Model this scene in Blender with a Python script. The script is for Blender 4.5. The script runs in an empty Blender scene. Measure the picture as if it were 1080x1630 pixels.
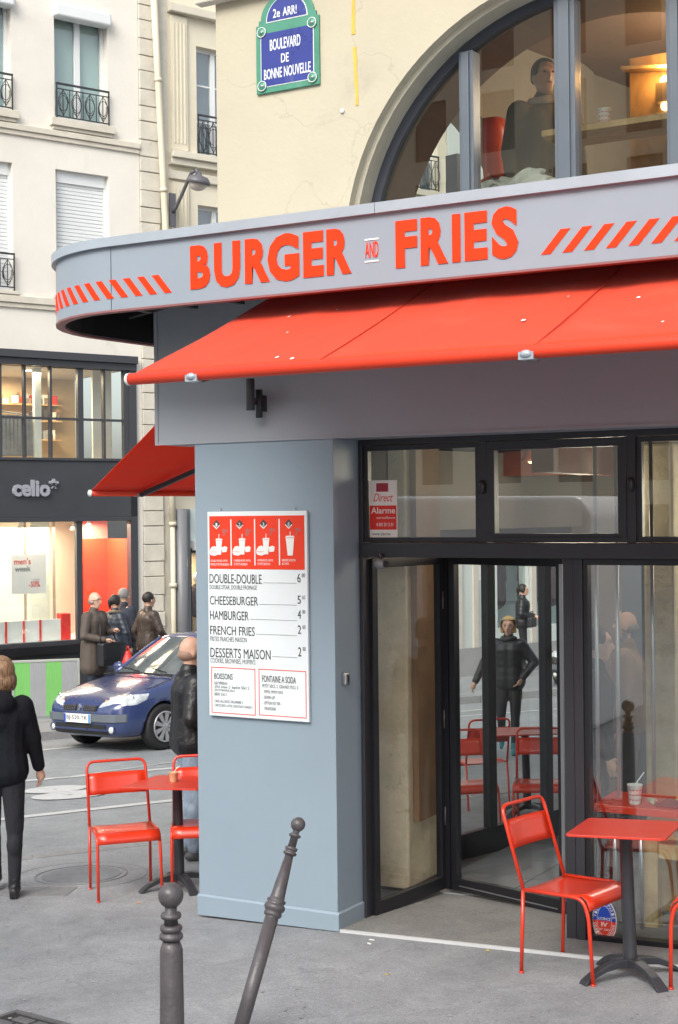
import bpy, bmesh, math, random
from mathutils import Vector, Matrix
random.seed(7)
R = math.radians
S = bpy.context.scene
COL = S.collection

# ------------------------------------------------------------------ camera, world, sun, exposure
FOC = 2250.0; ROLL = .0108
CA, SA = .876, .482
_n = math.hypot(CA, SA); CA /= _n; SA /= _n
EYE = 2.56
XC, YC = -.034, 8.62
CAMP = Vector((-XC*CA + YC*SA, -XC*SA - YC*CA, EYE))
cd = bpy.data.cameras.new('camera'); cam = bpy.data.objects.new('camera', cd); COL.objects.link(cam)
cd.sensor_fit = 'VERTICAL'; cd.sensor_height = 36; cd.lens = 36*FOC/1630
cd.clip_start = .1; cd.clip_end = 400
S.cycles.transparent_max_bounces = 32; S.cycles.max_bounces = 10
cam.matrix_world = Matrix.Translation(CAMP) @ Matrix.Rotation(math.atan2(SA, CA), 4, 'Z') @ Matrix.Rotation(R(90), 4, 'X') @ Matrix.Rotation(-ROLL, 4, 'Z')
S.camera = cam
world = bpy.data.worlds.new('World'); S.world = world; world.use_nodes = True
wn = world.node_tree; bg = wn.nodes['Background']
sky = wn.nodes.new('ShaderNodeTexSky'); sky.sky_type = 'NISHITA'; sky.sun_disc = False
SUN_EL, SUN_AZ = 40, 273            # azimuth of the sun measured from +X, counter-clockwise
sky.sun_elevation = R(SUN_EL); sky.sun_rotation = R(90 - SUN_AZ); sky.dust_density = 4; sky.air_density = 1.2; sky.ozone_density = 1
hs = wn.nodes.new('ShaderNodeHueSaturation'); hs.inputs['Saturation'].default_value = .42
wn.links.new(sky.outputs[0], hs.inputs['Color']); wn.links.new(hs.outputs[0], bg.inputs['Color'])
bg.inputs['Strength'].default_value = .15
sd = bpy.data.lights.new('sun', 'SUN'); sd.energy = 1.3; sd.angle = R(40); sd.color = (1, .96, .9)
sun = bpy.data.objects.new('sun', sd); COL.objects.link(sun)
sv = Vector((math.cos(R(SUN_AZ))*math.cos(R(SUN_EL)), math.sin(R(SUN_AZ))*math.cos(R(SUN_EL)), math.sin(R(SUN_EL))))
sun.rotation_euler = sv.to_track_quat('Z', 'Y').to_euler(); sun.location = (0, -20, 30)
S.view_settings.view_transform = 'Standard'; S.view_settings.look = 'None'; S.view_settings.gamma = 1
S.view_settings.use_curve_mapping = False; S.view_settings.exposure = .92

# ------------------------------------------------------------------ places: pixel of the survey -> point of the place
def ray(px, py):
    u = px-540; v = py-815; u, v = u - ROLL*v, v + ROLL*u
    X = u/FOC; return Vector((X*CA - SA, X*SA + CA, -v/FOC))
GX = .02*CA + .045*SA; GY = .02*SA - .045*CA
G0 = EYE - 2.17 + .02*XC - .045*YC
def gz(x, y): return G0 + GX*x + GY*y
def G(px, py, dz=0):
    d = ray(px, py); t = (CAMP.z - dz - gz(CAMP.x, CAMP.y))/(GX*d.x + GY*d.y - d.z); return CAMP + d*t
def PY(px, py, y0):
    d = ray(px, py); return CAMP + d*((y0 - CAMP.y)/d.y)
GN = Vector((-GX, -GY, 1)).normalized()

# ------------------------------------------------------------------ materials
MATS = {}
def mat(name, col, rough=.55, metal=0, var=.12, vs=2.5, bump=0, bs=40, coat=0, emit=0, alpha=None, spec=.5, dirt=None, sheen=0):
    if name in MATS: return MATS[name]
    m = bpy.data.materials.new(name); m.use_nodes = True; nt = m.node_tree; p = nt.nodes['Principled BSDF']
    p.inputs['Roughness'].default_value = rough; p.inputs['Metallic'].default_value = metal
    p.inputs['Specular IOR Level'].default_value = spec
    if coat: p.inputs['Coat Weight'].default_value = coat; p.inputs['Coat Roughness'].default_value = .08
    if sheen: p.inputs['Sheen Weight'].default_value = sheen
    c = (*col, 1)
    tc = nt.nodes.new('ShaderNodeTexCoord')
    if var or dirt:
        n1 = nt.nodes.new('ShaderNodeTexNoise'); n1.inputs['Scale'].default_value = vs; n1.inputs['Detail'].default_value = 8; n1.inputs['Roughness'].default_value = .65
        nt.links.new(tc.outputs['Object'], n1.inputs['Vector'])
        mr = nt.nodes.new('ShaderNodeMapRange'); mr.inputs[1].default_value = .3; mr.inputs[2].default_value = .7
        mr.inputs[3].default_value = 1-var; mr.inputs[4].default_value = 1+var*.6
        nt.links.new(n1.outputs['Fac'], mr.inputs[0])
        mx = nt.nodes.new('ShaderNodeVectorMath'); mx.operation = 'SCALE'; mx.inputs[0].default_value = col
        nt.links.new(mr.outputs[0], mx.inputs['Scale'])
        out = mx.outputs[0]
        if dirt:
            n2 = nt.nodes.new('ShaderNodeTexNoise'); n2.inputs['Scale'].default_value = dirt[1]; n2.inputs['Detail'].default_value = 10; n2.inputs['Roughness'].default_value = .7
            n2.inputs['Distortion'].default_value = .6
            mp = nt.nodes.new('ShaderNodeMapping'); mp.inputs['Scale'].default_value = dirt[3] if len(dirt) > 3 else (1, 1, 1)
            nt.links.new(tc.outputs['Object'], mp.inputs[0]); nt.links.new(mp.outputs[0], n2.inputs['Vector'])
            cr = nt.nodes.new('ShaderNodeMapRange'); cr.inputs[1].default_value = dirt[2]; cr.inputs[2].default_value = dirt[2]+.18
            nt.links.new(n2.outputs['Fac'], cr.inputs[0])
            mm = nt.nodes.new('ShaderNodeMix'); mm.data_type = 'RGBA'
            nt.links.new(cr.outputs[0], mm.inputs[0]); nt.links.new(out, mm.inputs[6]); mm.inputs[7].default_value = (*dirt[0], 1)
            out = mm.outputs[2]
        nt.links.new(out, p.inputs['Base Color'])
        mr2 = nt.nodes.new('ShaderNodeMapRange'); mr2.inputs[3].default_value = max(0, rough-.08); mr2.inputs[4].default_value = min(1, rough+.1)
        nt.links.new(n1.outputs['Fac'], mr2.inputs[0]); nt.links.new(mr2.outputs[0], p.inputs['Roughness'])
    else: p.inputs['Base Color'].default_value = c
    if bump:
        nb = nt.nodes.new('ShaderNodeTexNoise'); nb.inputs['Scale'].default_value = bs; nb.inputs['Detail'].default_value = 5
        nt.links.new(tc.outputs['Object'], nb.inputs['Vector'])
        b = nt.nodes.new('ShaderNodeBump'); b.inputs['Strength'].default_value = bump; b.inputs['Distance'].default_value = .02
        nt.links.new(nb.outputs['Fac'], b.inputs['Height']); nt.links.new(b.outputs[0], p.inputs['Normal'])
    if emit: p.inputs['Emission Color'].default_value = c; p.inputs['Emission Strength'].default_value = emit
    MATS[name] = m; return m
def glass_mat(name, tint=(.93, .96, .955), refl=.1, rough=0.0):
    if name in MATS: return MATS[name]
    m = bpy.data.materials.new(name); m.use_nodes = True; nt = m.node_tree; nt.nodes.remove(nt.nodes['Principled BSDF'])
    o = nt.nodes['Material Output']; t = nt.nodes.new('ShaderNodeBsdfTransparent'); g = nt.nodes.new('ShaderNodeBsdfGlossy')
    g.inputs['Roughness'].default_value = rough; t.inputs['Color'].default_value = (*tint, 1)
    ge = nt.nodes.new('ShaderNodeNewGeometry'); dt = nt.nodes.new('ShaderNodeVectorMath'); dt.operation = 'DOT_PRODUCT'
    nt.links.new(ge.outputs['Normal'], dt.inputs[0]); nt.links.new(ge.outputs['Incoming'], dt.inputs[1])
    def M(op, x, y=None):
        n_ = nt.nodes.new('ShaderNodeMath'); n_.operation = op
        for i_, q_ in enumerate((x, y)):
            if q_ is None: continue
            if isinstance(q_, (int, float)): n_.inputs[i_].default_value = q_
            else: nt.links.new(q_, n_.inputs[i_])
        return n_.outputs[0]
    c5 = M('POWER', M('SUBTRACT', 1, M('ABSOLUTE', dt.outputs['Value'])), 5)      # Schlick, both faces lumped on the outer one
    a_ = M('MULTIPLY', M('ADD', M('MULTIPLY', c5, .85), .05 + refl), M('SUBTRACT', 1, ge.outputs['Backfacing']))
    mx = nt.nodes.new('ShaderNodeMixShader'); nt.links.new(a_, mx.inputs[0])
    nt.links.new(t.outputs[0], mx.inputs[1]); nt.links.new(g.outputs[0], mx.inputs[2]); nt.links.new(mx.outputs[0], o.inputs[0])
    MATS[name] = m; return m
def asphalt(name, c1, c2, c3):
    m = bpy.data.materials.new(name); m.use_nodes = True; nt = m.node_tree; p = nt.nodes['Principled BSDF']; L = nt.links.new
    tc = nt.nodes.new('ShaderNodeTexCoord')
    def noise(s, d, r=.6, dist=0):
        n = nt.nodes.new('ShaderNodeTexNoise'); n.inputs['Scale'].default_value = s; n.inputs['Detail'].default_value = d; n.inputs['Roughness'].default_value = r; n.inputs['Distortion'].default_value = dist
        L(tc.outputs['Object'], n.inputs['Vector']); return n.outputs['Fac']
    big = noise(.55, 7, .62, .4); mid = noise(3.5, 8, .7, .8); fine = noise(140, 3)
    r = nt.nodes.new('ShaderNodeValToRGB'); e = r.color_ramp.elements
    e[0].position = .34; e[0].color = (*c1, 1); e[1].position = .66; e[1].color = (*c3, 1); k = e.new(.5); k.color = (*c2, 1)
    L(big, r.inputs[0])
    def mul(col, fac, lo, hi):
        mr = nt.nodes.new('ShaderNodeMapRange'); mr.inputs[1].default_value = .3; mr.inputs[2].default_value = .7; mr.inputs[3].default_value = lo; mr.inputs[4].default_value = hi
        L(fac, mr.inputs[0]); v = nt.nodes.new('ShaderNodeVectorMath'); v.operation = 'SCALE'; L(col, v.inputs[0]); L(mr.outputs[0], v.inputs['Scale']); return v.outputs[0]
    c = mul(r.outputs[0], mid, .8, 1.15); c = mul(c, fine, .72, 1.3); c = mul(c, noise(45, 4, .8), .86, 1.14)
    # tar cracks and pale specks
    vo = nt.nodes.new('ShaderNodeTexVoronoi'); vo.feature = 'DISTANCE_TO_EDGE'; vo.inputs['Scale'].default_value = .55
    nd = nt.nodes.new('ShaderNodeTexNoise'); nd.inputs['Scale'].default_value = 2.2; nd.inputs['Detail'].default_value = 6; L(tc.outputs['Object'], nd.inputs['Vector'])
    va = nt.nodes.new('ShaderNodeVectorMath'); va.operation = 'MULTIPLY_ADD'; va.inputs[1].default_value = (.9, .9, .9); L(nd.outputs['Color'], va.inputs[0]); L(tc.outputs['Object'], va.inputs[2]); L(va.outputs[0], vo.inputs['Vector'])
    cr = nt.nodes.new('ShaderNodeMapRange'); cr.inputs[1].default_value = 0; cr.inputs[2].default_value = .005; cr.inputs[3].default_value = .82; cr.inputs[4].default_value = 1
    L(vo.outputs['Distance'], cr.inputs[0]); v = nt.nodes.new('ShaderNodeVectorMath'); v.operation = 'SCALE'; L(c, v.inputs[0]); L(cr.outputs[0], v.inputs['Scale']); c = v.outputs[0]
    sp = nt.nodes.new('ShaderNodeTexVoronoi'); sp.inputs['Scale'].default_value = 7; sp.inputs['Randomness'].default_value = 1; L(tc.outputs['Object'], sp.inputs['Vector'])
    sm = nt.nodes.new('ShaderNodeMapRange'); sm.inputs[1].default_value = .03; sm.inputs[2].default_value = .06; sm.inputs[3].default_value = .55; sm.inputs[4].default_value = 0
    L(sp.outputs['Distance'], sm.inputs[0]); mm = nt.nodes.new('ShaderNodeMix'); mm.data_type = 'RGBA'; mm.inputs[7].default_value = (.42, .42, .4, 1)
    L(sm.outputs[0], mm.inputs[0]); L(c, mm.inputs[6]); L(mm.outputs[2], p.inputs['Base Color'])
    rr = nt.nodes.new('ShaderNodeMapRange'); rr.inputs[3].default_value = .6; rr.inputs[4].default_value = .95; L(mid, rr.inputs[0]); L(rr.outputs[0], p.inputs['Roughness'])
    b = nt.nodes.new('ShaderNodeBump'); b.inputs['Strength'].default_value = .35; b.inputs['Distance'].default_value = .01; L(fine, b.inputs['Height']); L(b.outputs[0], p.inputs['Normal'])
    return m
def quilt_mat(name, col, n=16, rough=.45, axis='Z'):
    m = mat(name, col, rough, var=.25, vs=6, bump=.5, bs=9)
    nt = m.node_tree; p = nt.nodes['Principled BSDF']; tc = [x for x in nt.nodes if x.type == 'TEX_COORD'][0]
    w = nt.nodes.new('ShaderNodeTexWave'); w.bands_direction = axis; w.wave_profile = 'SIN'; w.inputs['Scale'].default_value = n/6.28*2; w.inputs['Distortion'].default_value = 1.2; w.inputs['Detail'].default_value = 2
    nt.links.new(tc.outputs['Object'], w.inputs['Vector'])
    b = nt.nodes.new('ShaderNodeBump'); b.inputs['Strength'].default_value = .28; b.inputs['Distance'].default_value = .015
    old = [l for l in nt.links if l.to_node == p and l.to_socket.name == 'Normal'][0].from_socket
    nt.links.new(w.outputs['Fac'], b.inputs['Height']); nt.links.new(old, b.inputs['Normal']); nt.links.new(b.outputs[0], p.inputs['Normal'])
    return m
def wood_mat(name, c1, c2, rough=.5, sc=3):
    m = bpy.data.materials.new(name); m.use_nodes = True; nt = m.node_tree; p = nt.nodes['Principled BSDF']; L = nt.links.new
    tc = nt.nodes.new('ShaderNodeTexCoord'); mp = nt.nodes.new('ShaderNodeMapping'); mp.inputs['Scale'].default_value = (sc, sc*6, sc*.5)
    n = nt.nodes.new('ShaderNodeTexNoise'); n.inputs['Scale'].default_value = 2; n.inputs['Detail'].default_value = 7; n.inputs['Distortion'].default_value = 1.5
    r = nt.nodes.new('ShaderNodeValToRGB'); r.color_ramp.elements[0].position = .35; r.color_ramp.elements[0].color = (*c1, 1); r.color_ramp.elements[1].position = .65; r.color_ramp.elements[1].color = (*c2, 1)
    L(tc.outputs['Object'], mp.inputs[0]); L(mp.outputs[0], n.inputs['Vector']); L(n.outputs['Fac'], r.inputs[0]); L(r.outputs[0], p.inputs['Base Color']); p.inputs['Roughness'].default_value = rough
    return m

M_STONE = mat('yellow_render', (.47, .43, .325), .85, var=.07, vs=1.1, bump=.11, bs=28, dirt=((.39, .355, .275), 1.7, .56))
def add_cracks(m, scale, width, dark):
    nt = m.node_tree; p = nt.nodes['Principled BSDF']; L = nt.links.new; src = p.inputs['Base Color'].links[0].from_socket
    tc = nt.nodes.new('ShaderNodeTexCoord'); nd = nt.nodes.new('ShaderNodeTexNoise'); nd.inputs['Scale'].default_value = 1.6; nd.inputs['Detail'].default_value = 8; L(tc.outputs['Object'], nd.inputs['Vector'])
    va = nt.nodes.new('ShaderNodeVectorMath'); va.operation = 'MULTIPLY_ADD'; va.inputs[1].default_value = (1.1, 1.1, 1.1); L(nd.outputs['Color'], va.inputs[0]); L(tc.outputs['Object'], va.inputs[2])
    vo = nt.nodes.new('ShaderNodeTexVoronoi'); vo.feature = 'DISTANCE_TO_EDGE'; vo.inputs['Scale'].default_value = scale; L(va.outputs[0], vo.inputs['Vector'])
    mr = nt.nodes.new('ShaderNodeMapRange'); mr.inputs[1].default_value = 0; mr.inputs[2].default_value = width; mr.inputs[3].default_value = dark; mr.inputs[4].default_value = 1; L(vo.outputs['Distance'], mr.inputs[0])
    sc_n = nt.nodes.new('ShaderNodeVectorMath'); sc_n.operation = 'SCALE'; L(src, sc_n.inputs[0]); L(mr.outputs[0], sc_n.inputs['Scale']); L(sc_n.outputs[0], p.inputs['Base Color'])
add_cracks(M_STONE, .8, .006, .86)
M_REVEAL = mat('reveal_render', (.42, .39, .31), .85, var=.12, vs=3, bump=.25, bs=30)
M_PAINT = mat('blue_grey_paint', (.235, .30, .355), .42, var=.035, vs=1.4, bump=.03, bs=90, dirt=((.195, .25, .30), 2.6, .64, (1, 1, .45)))
M_FASC = mat('fascia_grey', (.30, .325, .36), .45, var=.03, vs=1.1, dirt=((.26, .28, .31), 1.8, .62))  # lighter and greyer than the column's blue grey
M_SIGNP = mat('sign_grey_paint', (.26, .305, .355), .32, var=.03, vs=1.2, dirt=((.23, .27, .31), 2.0, .62, (1, 1, .3)))
M_CAP = mat('zinc_cap', (.36, .41, .46), .35, metal=.2, var=.06)
M_BLACK = mat('black_frame', (.012, .012, .015), .3, var=.2, vs=4)
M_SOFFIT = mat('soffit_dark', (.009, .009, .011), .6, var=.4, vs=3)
M_RED = mat('orange_red_letters', (.84, .040, .004), .6, var=.02, spec=.2)
M_AWN = mat('awning_canvas', (.86, .075, .025), .85, var=.06, vs=1.2, bump=.12, bs=260, dirt=((.80, .12, .06), 1.6, .56), spec=.25, sheen=.15)
_nt = M_AWN.node_tree; _o = _nt.nodes['Material Output']; _p = _nt.nodes['Principled BSDF']; _t = _nt.nodes.new('ShaderNodeBsdfTranslucent'); _t.inputs['Color'].default_value = (.85, .05, .012, 1)
_m = _nt.nodes.new('ShaderNodeMixShader'); _m.inputs[0].default_value = .32; _nt.links.new(_p.outputs[0], _m.inputs[1]); _nt.links.new(_t.outputs[0], _m.inputs[2]); _nt.links.new(_m.outputs[0], _o.inputs[0])
M_AWND = mat('awning_rail_red', (.70, .045, .012), .5, var=.05)
M_CHAIR = mat('chair_red_enamel', (.60, .032, .007), .32, var=.05, vs=5, coat=.35, dirt=((.45, .05, .02), 9, .68))
M_WHITE = mat('white_plastic', (.75, .75, .73), .4, var=.03)
M_IRON = mat('bollard_grey', (.075, .068, .072), .42, var=.25, vs=9, bump=.18, bs=60, dirt=((.17, .16, .155), 22, .64), coat=.15)
M_DARK = mat('dark_iron', (.03, .032, .038), .4, var=.2, vs=6)
M_CREAM = mat('pale_limestone', (.71, .68, .61), .9, var=.07, vs=.9, bump=.2, bs=25, dirt=((.5, .465, .39), .8, .58, (1, 1, .5)))
M_CREAMB = mat('cream_limestone', (.66, .61, .48), .9, var=.07, vs=.9, bump=.15, bs=25, dirt=((.5, .45, .34), 1.0, .6, (1, 1, .5)))
M_SILL = mat('pale_sill', (.6, .56, .47), .85, var=.12, vs=3, dirt=((.33, .32, .3), 4, .6))
M_GLASS = glass_mat('window_glass')
M_GLASSR = glass_mat('shopfront_glass', (.92, .965, .96), .23)
M_DOORG = glass_mat('door_glass', (.975, .985, .98), .05)
M_GLASSU = glass_mat('upper_glass', (.9, .92, .89), .14)
M_SHOPG = mat('shopfront_charcoal', (.045, .048, .055), .35, var=.12, vs=2)
M_SHUT = mat('roller_shutter_white', (.68, .71, .71), .6, var=.03)
M_SKIN = mat('skin', (.60, .36, .26), .5, var=.12, vs=12)
M_SKIND = mat('skin_tan', (.42, .23, .15), .5, var=.12, vs=12)
M_RUB = mat('rubber_black', (.015, .015, .016), .7, var=.2)
M_STEEL = mat('brushed_steel', (.45, .45, .46), .3, metal=.9, var=.08)
M_PAPER = mat('paper_white', (.78, .77, .74), .6, var=.03)
M_INK = mat('ink_dark', (.05, .05, .055), .6, var=0)
M_LRED = mat('ink_red', (.66, .03, .02), .5, var=.0)
M_WOOD = wood_mat('light_oak', (.42, .27, .12), (.58, .4, .2))
M_WARM = mat('warm_lamp_glow', (1, .62, .22), .5, var=0, emit=6)
M_COOL = mat('cool_lamp_glow', (1, .95, .85), .5, var=0, emit=5)

# ------------------------------------------------------------------ mesh building
class MB:
    def __init__(s): s.v = []; s.f = []; s.sm = []
    def add(s, vs, fs, smooth=False):
        o = len(s.v); s.v += [tuple(v) for v in vs]; s.f += [tuple(i+o for i in f) for f in fs]; s.sm += [smooth]*len(fs); return s
    def box(s, x0, x1, y0, y1, z0, z1):
        return s.add([(x0,y0,z0),(x1,y0,z0),(x1,y1,z0),(x0,y1,z0),(x0,y0,z1),(x1,y0,z1),(x1,y1,z1),(x0,y1,z1)],
                     [(0,3,2,1),(4,5,6,7),(0,1,5,4),(1,2,6,5),(2,3,7,6),(3,0,4,7)])
    def obox(s, c, ax, ay, az):
        c = Vector(c); ax, ay, az = Vector(ax), Vector(ay), Vector(az)
        return s.add([c-ax-ay-az, c+ax-ay-az, c+ax+ay-az, c-ax+ay-az, c-ax-ay+az, c+ax-ay+az, c+ax+ay+az, c-ax+ay+az],
                     [(0,3,2,1),(4,5,6,7),(0,1,5,4),(1,2,6,5),(2,3,7,6),(3,0,4,7)])
    def bar(s, a, b, w, h=None, up=(0,0,1)):
        a, b = Vector(a), Vector(b); h = h or w; d = (b-a); L = d.length; d.normalize(); up = Vector(up)
        if abs(d.dot(up)) > .99: up = Vector((1, 0, 0))
        sx = d.cross(up).normalized(); sz = sx.cross(d)
        return s.obox((a+b)/2, sx*w/2, d*L/2, sz*h/2)
    def prism(s, poly, y0, y1):            # polygon in XZ, thick in y
        n = len(poly); s.add([(x, y0, z) for x, z in poly] + [(x, y1, z) for x, z in poly],
              [tuple(range(n)), tuple(range(2*n-1, n-1, -1))] + [(i, i+n, (i+1) % n+n, (i+1) % n) for i in range(n)]); return s
    def prismz(s, poly, z0, z1):
        n = len(poly); s.add([(x, y, z0) for x, y in poly] + [(x, y, z1) for x, y in poly],
              [tuple(range(n-1, -1, -1)), tuple(range(n, 2*n))] + [(i, (i+1) % n, (i+1) % n+n, i+n) for i in range(n)]); return s
    def tube(s, pts, r, n=10, caps=True, radii=None):
        pts = [Vector(p) for p in pts]; k = len(pts); rings = []; prev = None
        for i, p in enumerate(pts):
            d = (pts[min(i+1, k-1)] - pts[max(i-1, 0)]).normalized()
            if prev is None:
                a = Vector((0, 0, 1)) if abs(d.z) < .9 else Vector((1, 0, 0)); u = d.cross(a).normalized()
            else: u = (prev - d*prev.dot(d)).normalized()
            prev = u; w = d.cross(u); rr = radii[i] if radii else r
            rings.append([p + (u*math.cos(2*math.pi*j/n) + w*math.sin(2*math.pi*j/n))*rr for j in range(n)])
        vs = [q for g in rings for q in g]; fs = []
        for i in range(k-1):
            for j in range(n): fs.append((i*n+j, i*n+(j+1) % n, (i+1)*n+(j+1) % n, (i+1)*n+j))
        s.add(vs, fs, True)
        if caps: s.add(rings[0], [tuple(range(n-1, -1, -1))]); s.add(rings[-1], [tuple(range(n))])
        return s
    def lathe(s, prof, n=20, c=(0, 0, 0), ax=(0, 0, 1)):
        ax = Vector(ax).normalized(); a = Vector((1, 0, 0)) if abs(ax.x) < .9 else Vector((0, 1, 0)); u = ax.cross(a).normalized(); w = ax.cross(u); c = Vector(c)
        vs = []; fs = []; k = len(prof)
        for r, h in prof:
            for j in range(n): vs.append(c + ax*h + (u*math.cos(2*math.pi*j/n) + w*math.sin(2*math.pi*j/n))*max(r, 1e-4))
        for i in range(k-1):
            for j in range(n): fs.append((i*n+j, i*n+(j+1) % n, (i+1)*n+(j+1) % n, (i+1)*n+j))
        s.add(vs, fs, True); s.add(vs[:n], [tuple(range(n-1, -1, -1))]); s.add(vs[-n:], [tuple(range(n))]); return s
    def ball(s, c, r, sc=(1, 1, 1), n=12, m=8, rot=None):
        vs = []; fs = []; c = Vector(c)
        for i in range(m+1):
            th = math.pi*i/m
            for j in range(n):
                p = Vector((math.sin(th)*math.cos(2*math.pi*j/n)*sc[0], math.sin(th)*math.sin(2*math.pi*j/n)*sc[1], math.cos(th)*sc[2]))*r
                if rot: p = rot @ p
                vs.append(c + p)
        for i in range(m):
            for j in range(n): fs.append((i*n+j, (i+1)*n+j, (i+1)*n+(j+1) % n, i*n+(j+1) % n))
        return s.add(vs, fs, True)
    def cap(s, a, b, ra, rb, n=12):          # tapered capsule
        a, b = Vector(a), Vector(b); d = (b-a)
        if d.length < 1e-5: return s.ball(a, ra)
        d.normalize(); pts = []; rad = []
        for t in (0.02, .3, .6, .85): pts.append(a - d*ra*math.cos(t*math.pi/2)); rad.append(ra*math.sin(t*math.pi/2))
        pts.append(a); rad.append(ra); pts.append(b); rad.append(rb)
        for t in (.85, .6, .3, .02): pts.append(b + d*rb*math.cos(t*math.pi/2)); rad.append(rb*math.sin(t*math.pi/2))
        return s.tube(pts, 0, n, True, rad)
    def mesh(s, name):
        me = bpy.data.meshes.new(name); me.from_pydata(s.v, [], s.f)
        me.polygons.foreach_set('use_smooth', s.sm); me.update()
        bm = bmesh.new(); bm.from_mesh(me); bmesh.ops.remove_doubles(bm, verts=bm.verts, dist=1e-6); bmesh.ops.recalc_face_normals(bm, faces=bm.faces); bm.to_mesh(me); bm.free()
        return me
    def build(s, name, m, parent=None, loc=None, bevel=0, kind=None, label=None, seg=2):
        me = s.mesh(name); me.materials.append(m); o = bpy.data.objects.new(name, me); COL.objects.link(o)
        if parent: o.parent = parent
        if loc is not None: o.location = loc
        if bevel: b = o.modifiers.new('bevel', 'BEVEL'); b.width = bevel; b.segments = seg; b.limit_method = 'ANGLE'
        if kind: o['kind'] = kind
        if label: o['label'] = label
        return o
def tag(o, label, cat, group=None):
    o['label'] = label; o['category'] = cat
    if group: o['group'] = group
    return o
def thing(name, label, cat, loc=(0, 0, 0), rz=0, group=None, normal=None):
    o = bpy.data.objects.new(name, None); COL.objects.link(o); o.location = loc; o.empty_display_size = .1
    if normal is not None: o.rotation_mode = 'QUATERNION'; o.rotation_quaternion = Vector((0, 0, 1)).rotation_difference(normal) @ Matrix.Rotation(rz, 3, 'Z').to_quaternion()
    else: o.rotation_euler = (0, 0, rz)
    return tag(o, label, cat, group)
KIDS = {}
def copy_tree(o, parent=None):
    c = o.copy(); COL.objects.link(c)
    if parent is not None: c.parent = parent
    for ch in [k for k in bpy.data.objects if k.parent == o]: copy_tree(ch, c)
    return c
def one(o, name, mesh_of, m, parent): pass
def share(me_obj, name, parent, loc, rot=None):
    c = bpy.data.objects.new(name, me_obj.data); COL.objects.link(c); c.parent = parent; c.location = loc
    if rot: c.rotation_euler = rot
    return c
def walls(b, x0, x1, z0, z1, y0, y1, holes):
    xs = sorted({x0, x1} | {v for h in holes for v in (h[0], h[1]) if x0 < v < x1})
    for i in range(len(xs)-1):
        a, c = xs[i], xs[i+1]; mid = (a+c)/2
        hs_ = sorted([(max(h[2], z0), min(h[3], z1)) for h in holes if h[0] < mid < h[1]])
        z = z0
        for h0, h1 in hs_:
            if h0 > z: b.box(a, c, y0, y1, z, h0)
            z = max(z, h1)
        if z < z1: b.box(a, c, y0, y1, z, z1)
    return b
_txt = {}
def text_mesh(s, offset=0, shear=0):
    k = (s, offset, shear)
    if k in _txt: return _txt[k]
    cu = bpy.data.curves.new('lettering', 'FONT'); cu.body = s; cu.size = 1; cu.offset = offset; cu.shear = shear; cu.resolution_u = 3; cu.fill_mode = 'FRONT'
    o = bpy.data.objects.new('lettering_source', cu); COL.objects.link(o)
    bpy.context.view_layer.update()
    me = bpy.data.meshes.new_from_object(o.evaluated_get(bpy.context.evaluated_depsgraph_get()))
    bpy.data.objects.remove(o); vs = [(v.co.x, v.co.y) for v in me.vertices]; fs = [tuple(p.vertices) for p in me.polygons]
    bpy.data.meshes.remove(me); _txt[k] = (vs, fs); return _txt[k]
def text(parent, s, x0, z0, x1, z1, y, m, name='lettering', offset=0, thick=.003, shear=0, fn=None):
    vs, fs = text_mesh(s, offset, shear)
    ax0 = min(v[0] for v in vs); ax1 = max(v[0] for v in vs); ay0 = min(v[1] for v in vs); ay1 = max(v[1] for v in vs)
    P = [((v[0]-ax0)/(ax1-ax0)*(x1-x0)+x0, (v[1]-ay0)/(ay1-ay0)*(z1-z0)+z0) for v in vs]
    if fn: P3 = [fn(p, 0) for p in P]
    else: P3 = [(p[0], y, p[1]) for p in P]
    me = bpy.data.meshes.new(name); bm = bmesh.new(); bv = [bm.verts.new(p) for p in P3]
    for f in fs:
        try: bm.faces.new([bv[i] for i in f])
        except Exception: pass
    if not fn:
        bmesh.ops.recalc_face_normals(bm, faces=bm.faces)
        r = bmesh.ops.extrude_face_region(bm, geom=bm.faces[:]); bmesh.ops.translate(bm, verts=[g for g in r['geom'] if isinstance(g, bmesh.types.BMVert)], vec=(0, thick, 0))
        bmesh.ops.recalc_face_normals(bm, faces=bm.faces)
    bm.to_mesh(me); bm.free(); me.materials.append(m)
    o = bpy.data.objects.new(name, me); COL.objects.link(o); o.parent = parent
    return o
def remeshed(b, name, m, parent, vox, smooth=4, extra=None, sub=False):
    me = b.mesh(name); o = bpy.data.objects.new(name, me); COL.objects.link(o)
    r = o.modifiers.new('r', 'REMESH'); r.mode = 'VOXEL'; r.voxel_size = vox; r.use_smooth_shade = True
    if smooth: sm = o.modifiers.new('s', 'SMOOTH'); sm.iterations = smooth; sm.factor = .5
    bpy.context.view_layer.update()
    e = bpy.data.meshes.new_from_object(o.evaluated_get(bpy.context.evaluated_depsgraph_get())); bpy.data.objects.remove(o)
    if extra:
        bm = bmesh.new(); bm.from_mesh(e); ex = extra.mesh('x'); bm.from_mesh(ex); bm.to_mesh(e); bm.free(); bpy.data.meshes.remove(ex)
    e.name = name; e.materials.clear(); e.materials.append(m); o = bpy.data.objects.new(name, e); COL.objects.link(o)
    if parent: o.parent = parent
    return o
def light(name, kind, loc, energy, color=(1, .8, .55), size=.3, rot=None, parent=None, spot=None):
    l = bpy.data.lights.new(name, kind); l.energy = energy; l.color = color
    if kind == 'AREA': l.size = size
    elif kind == 'POINT': l.shadow_soft_size = size
    o = bpy.data.objects.new(name, l); COL.objects.link(o); o.location = loc
    if rot: o.rotation_euler = rot
    if parent: o.parent = parent
    return o

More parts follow.
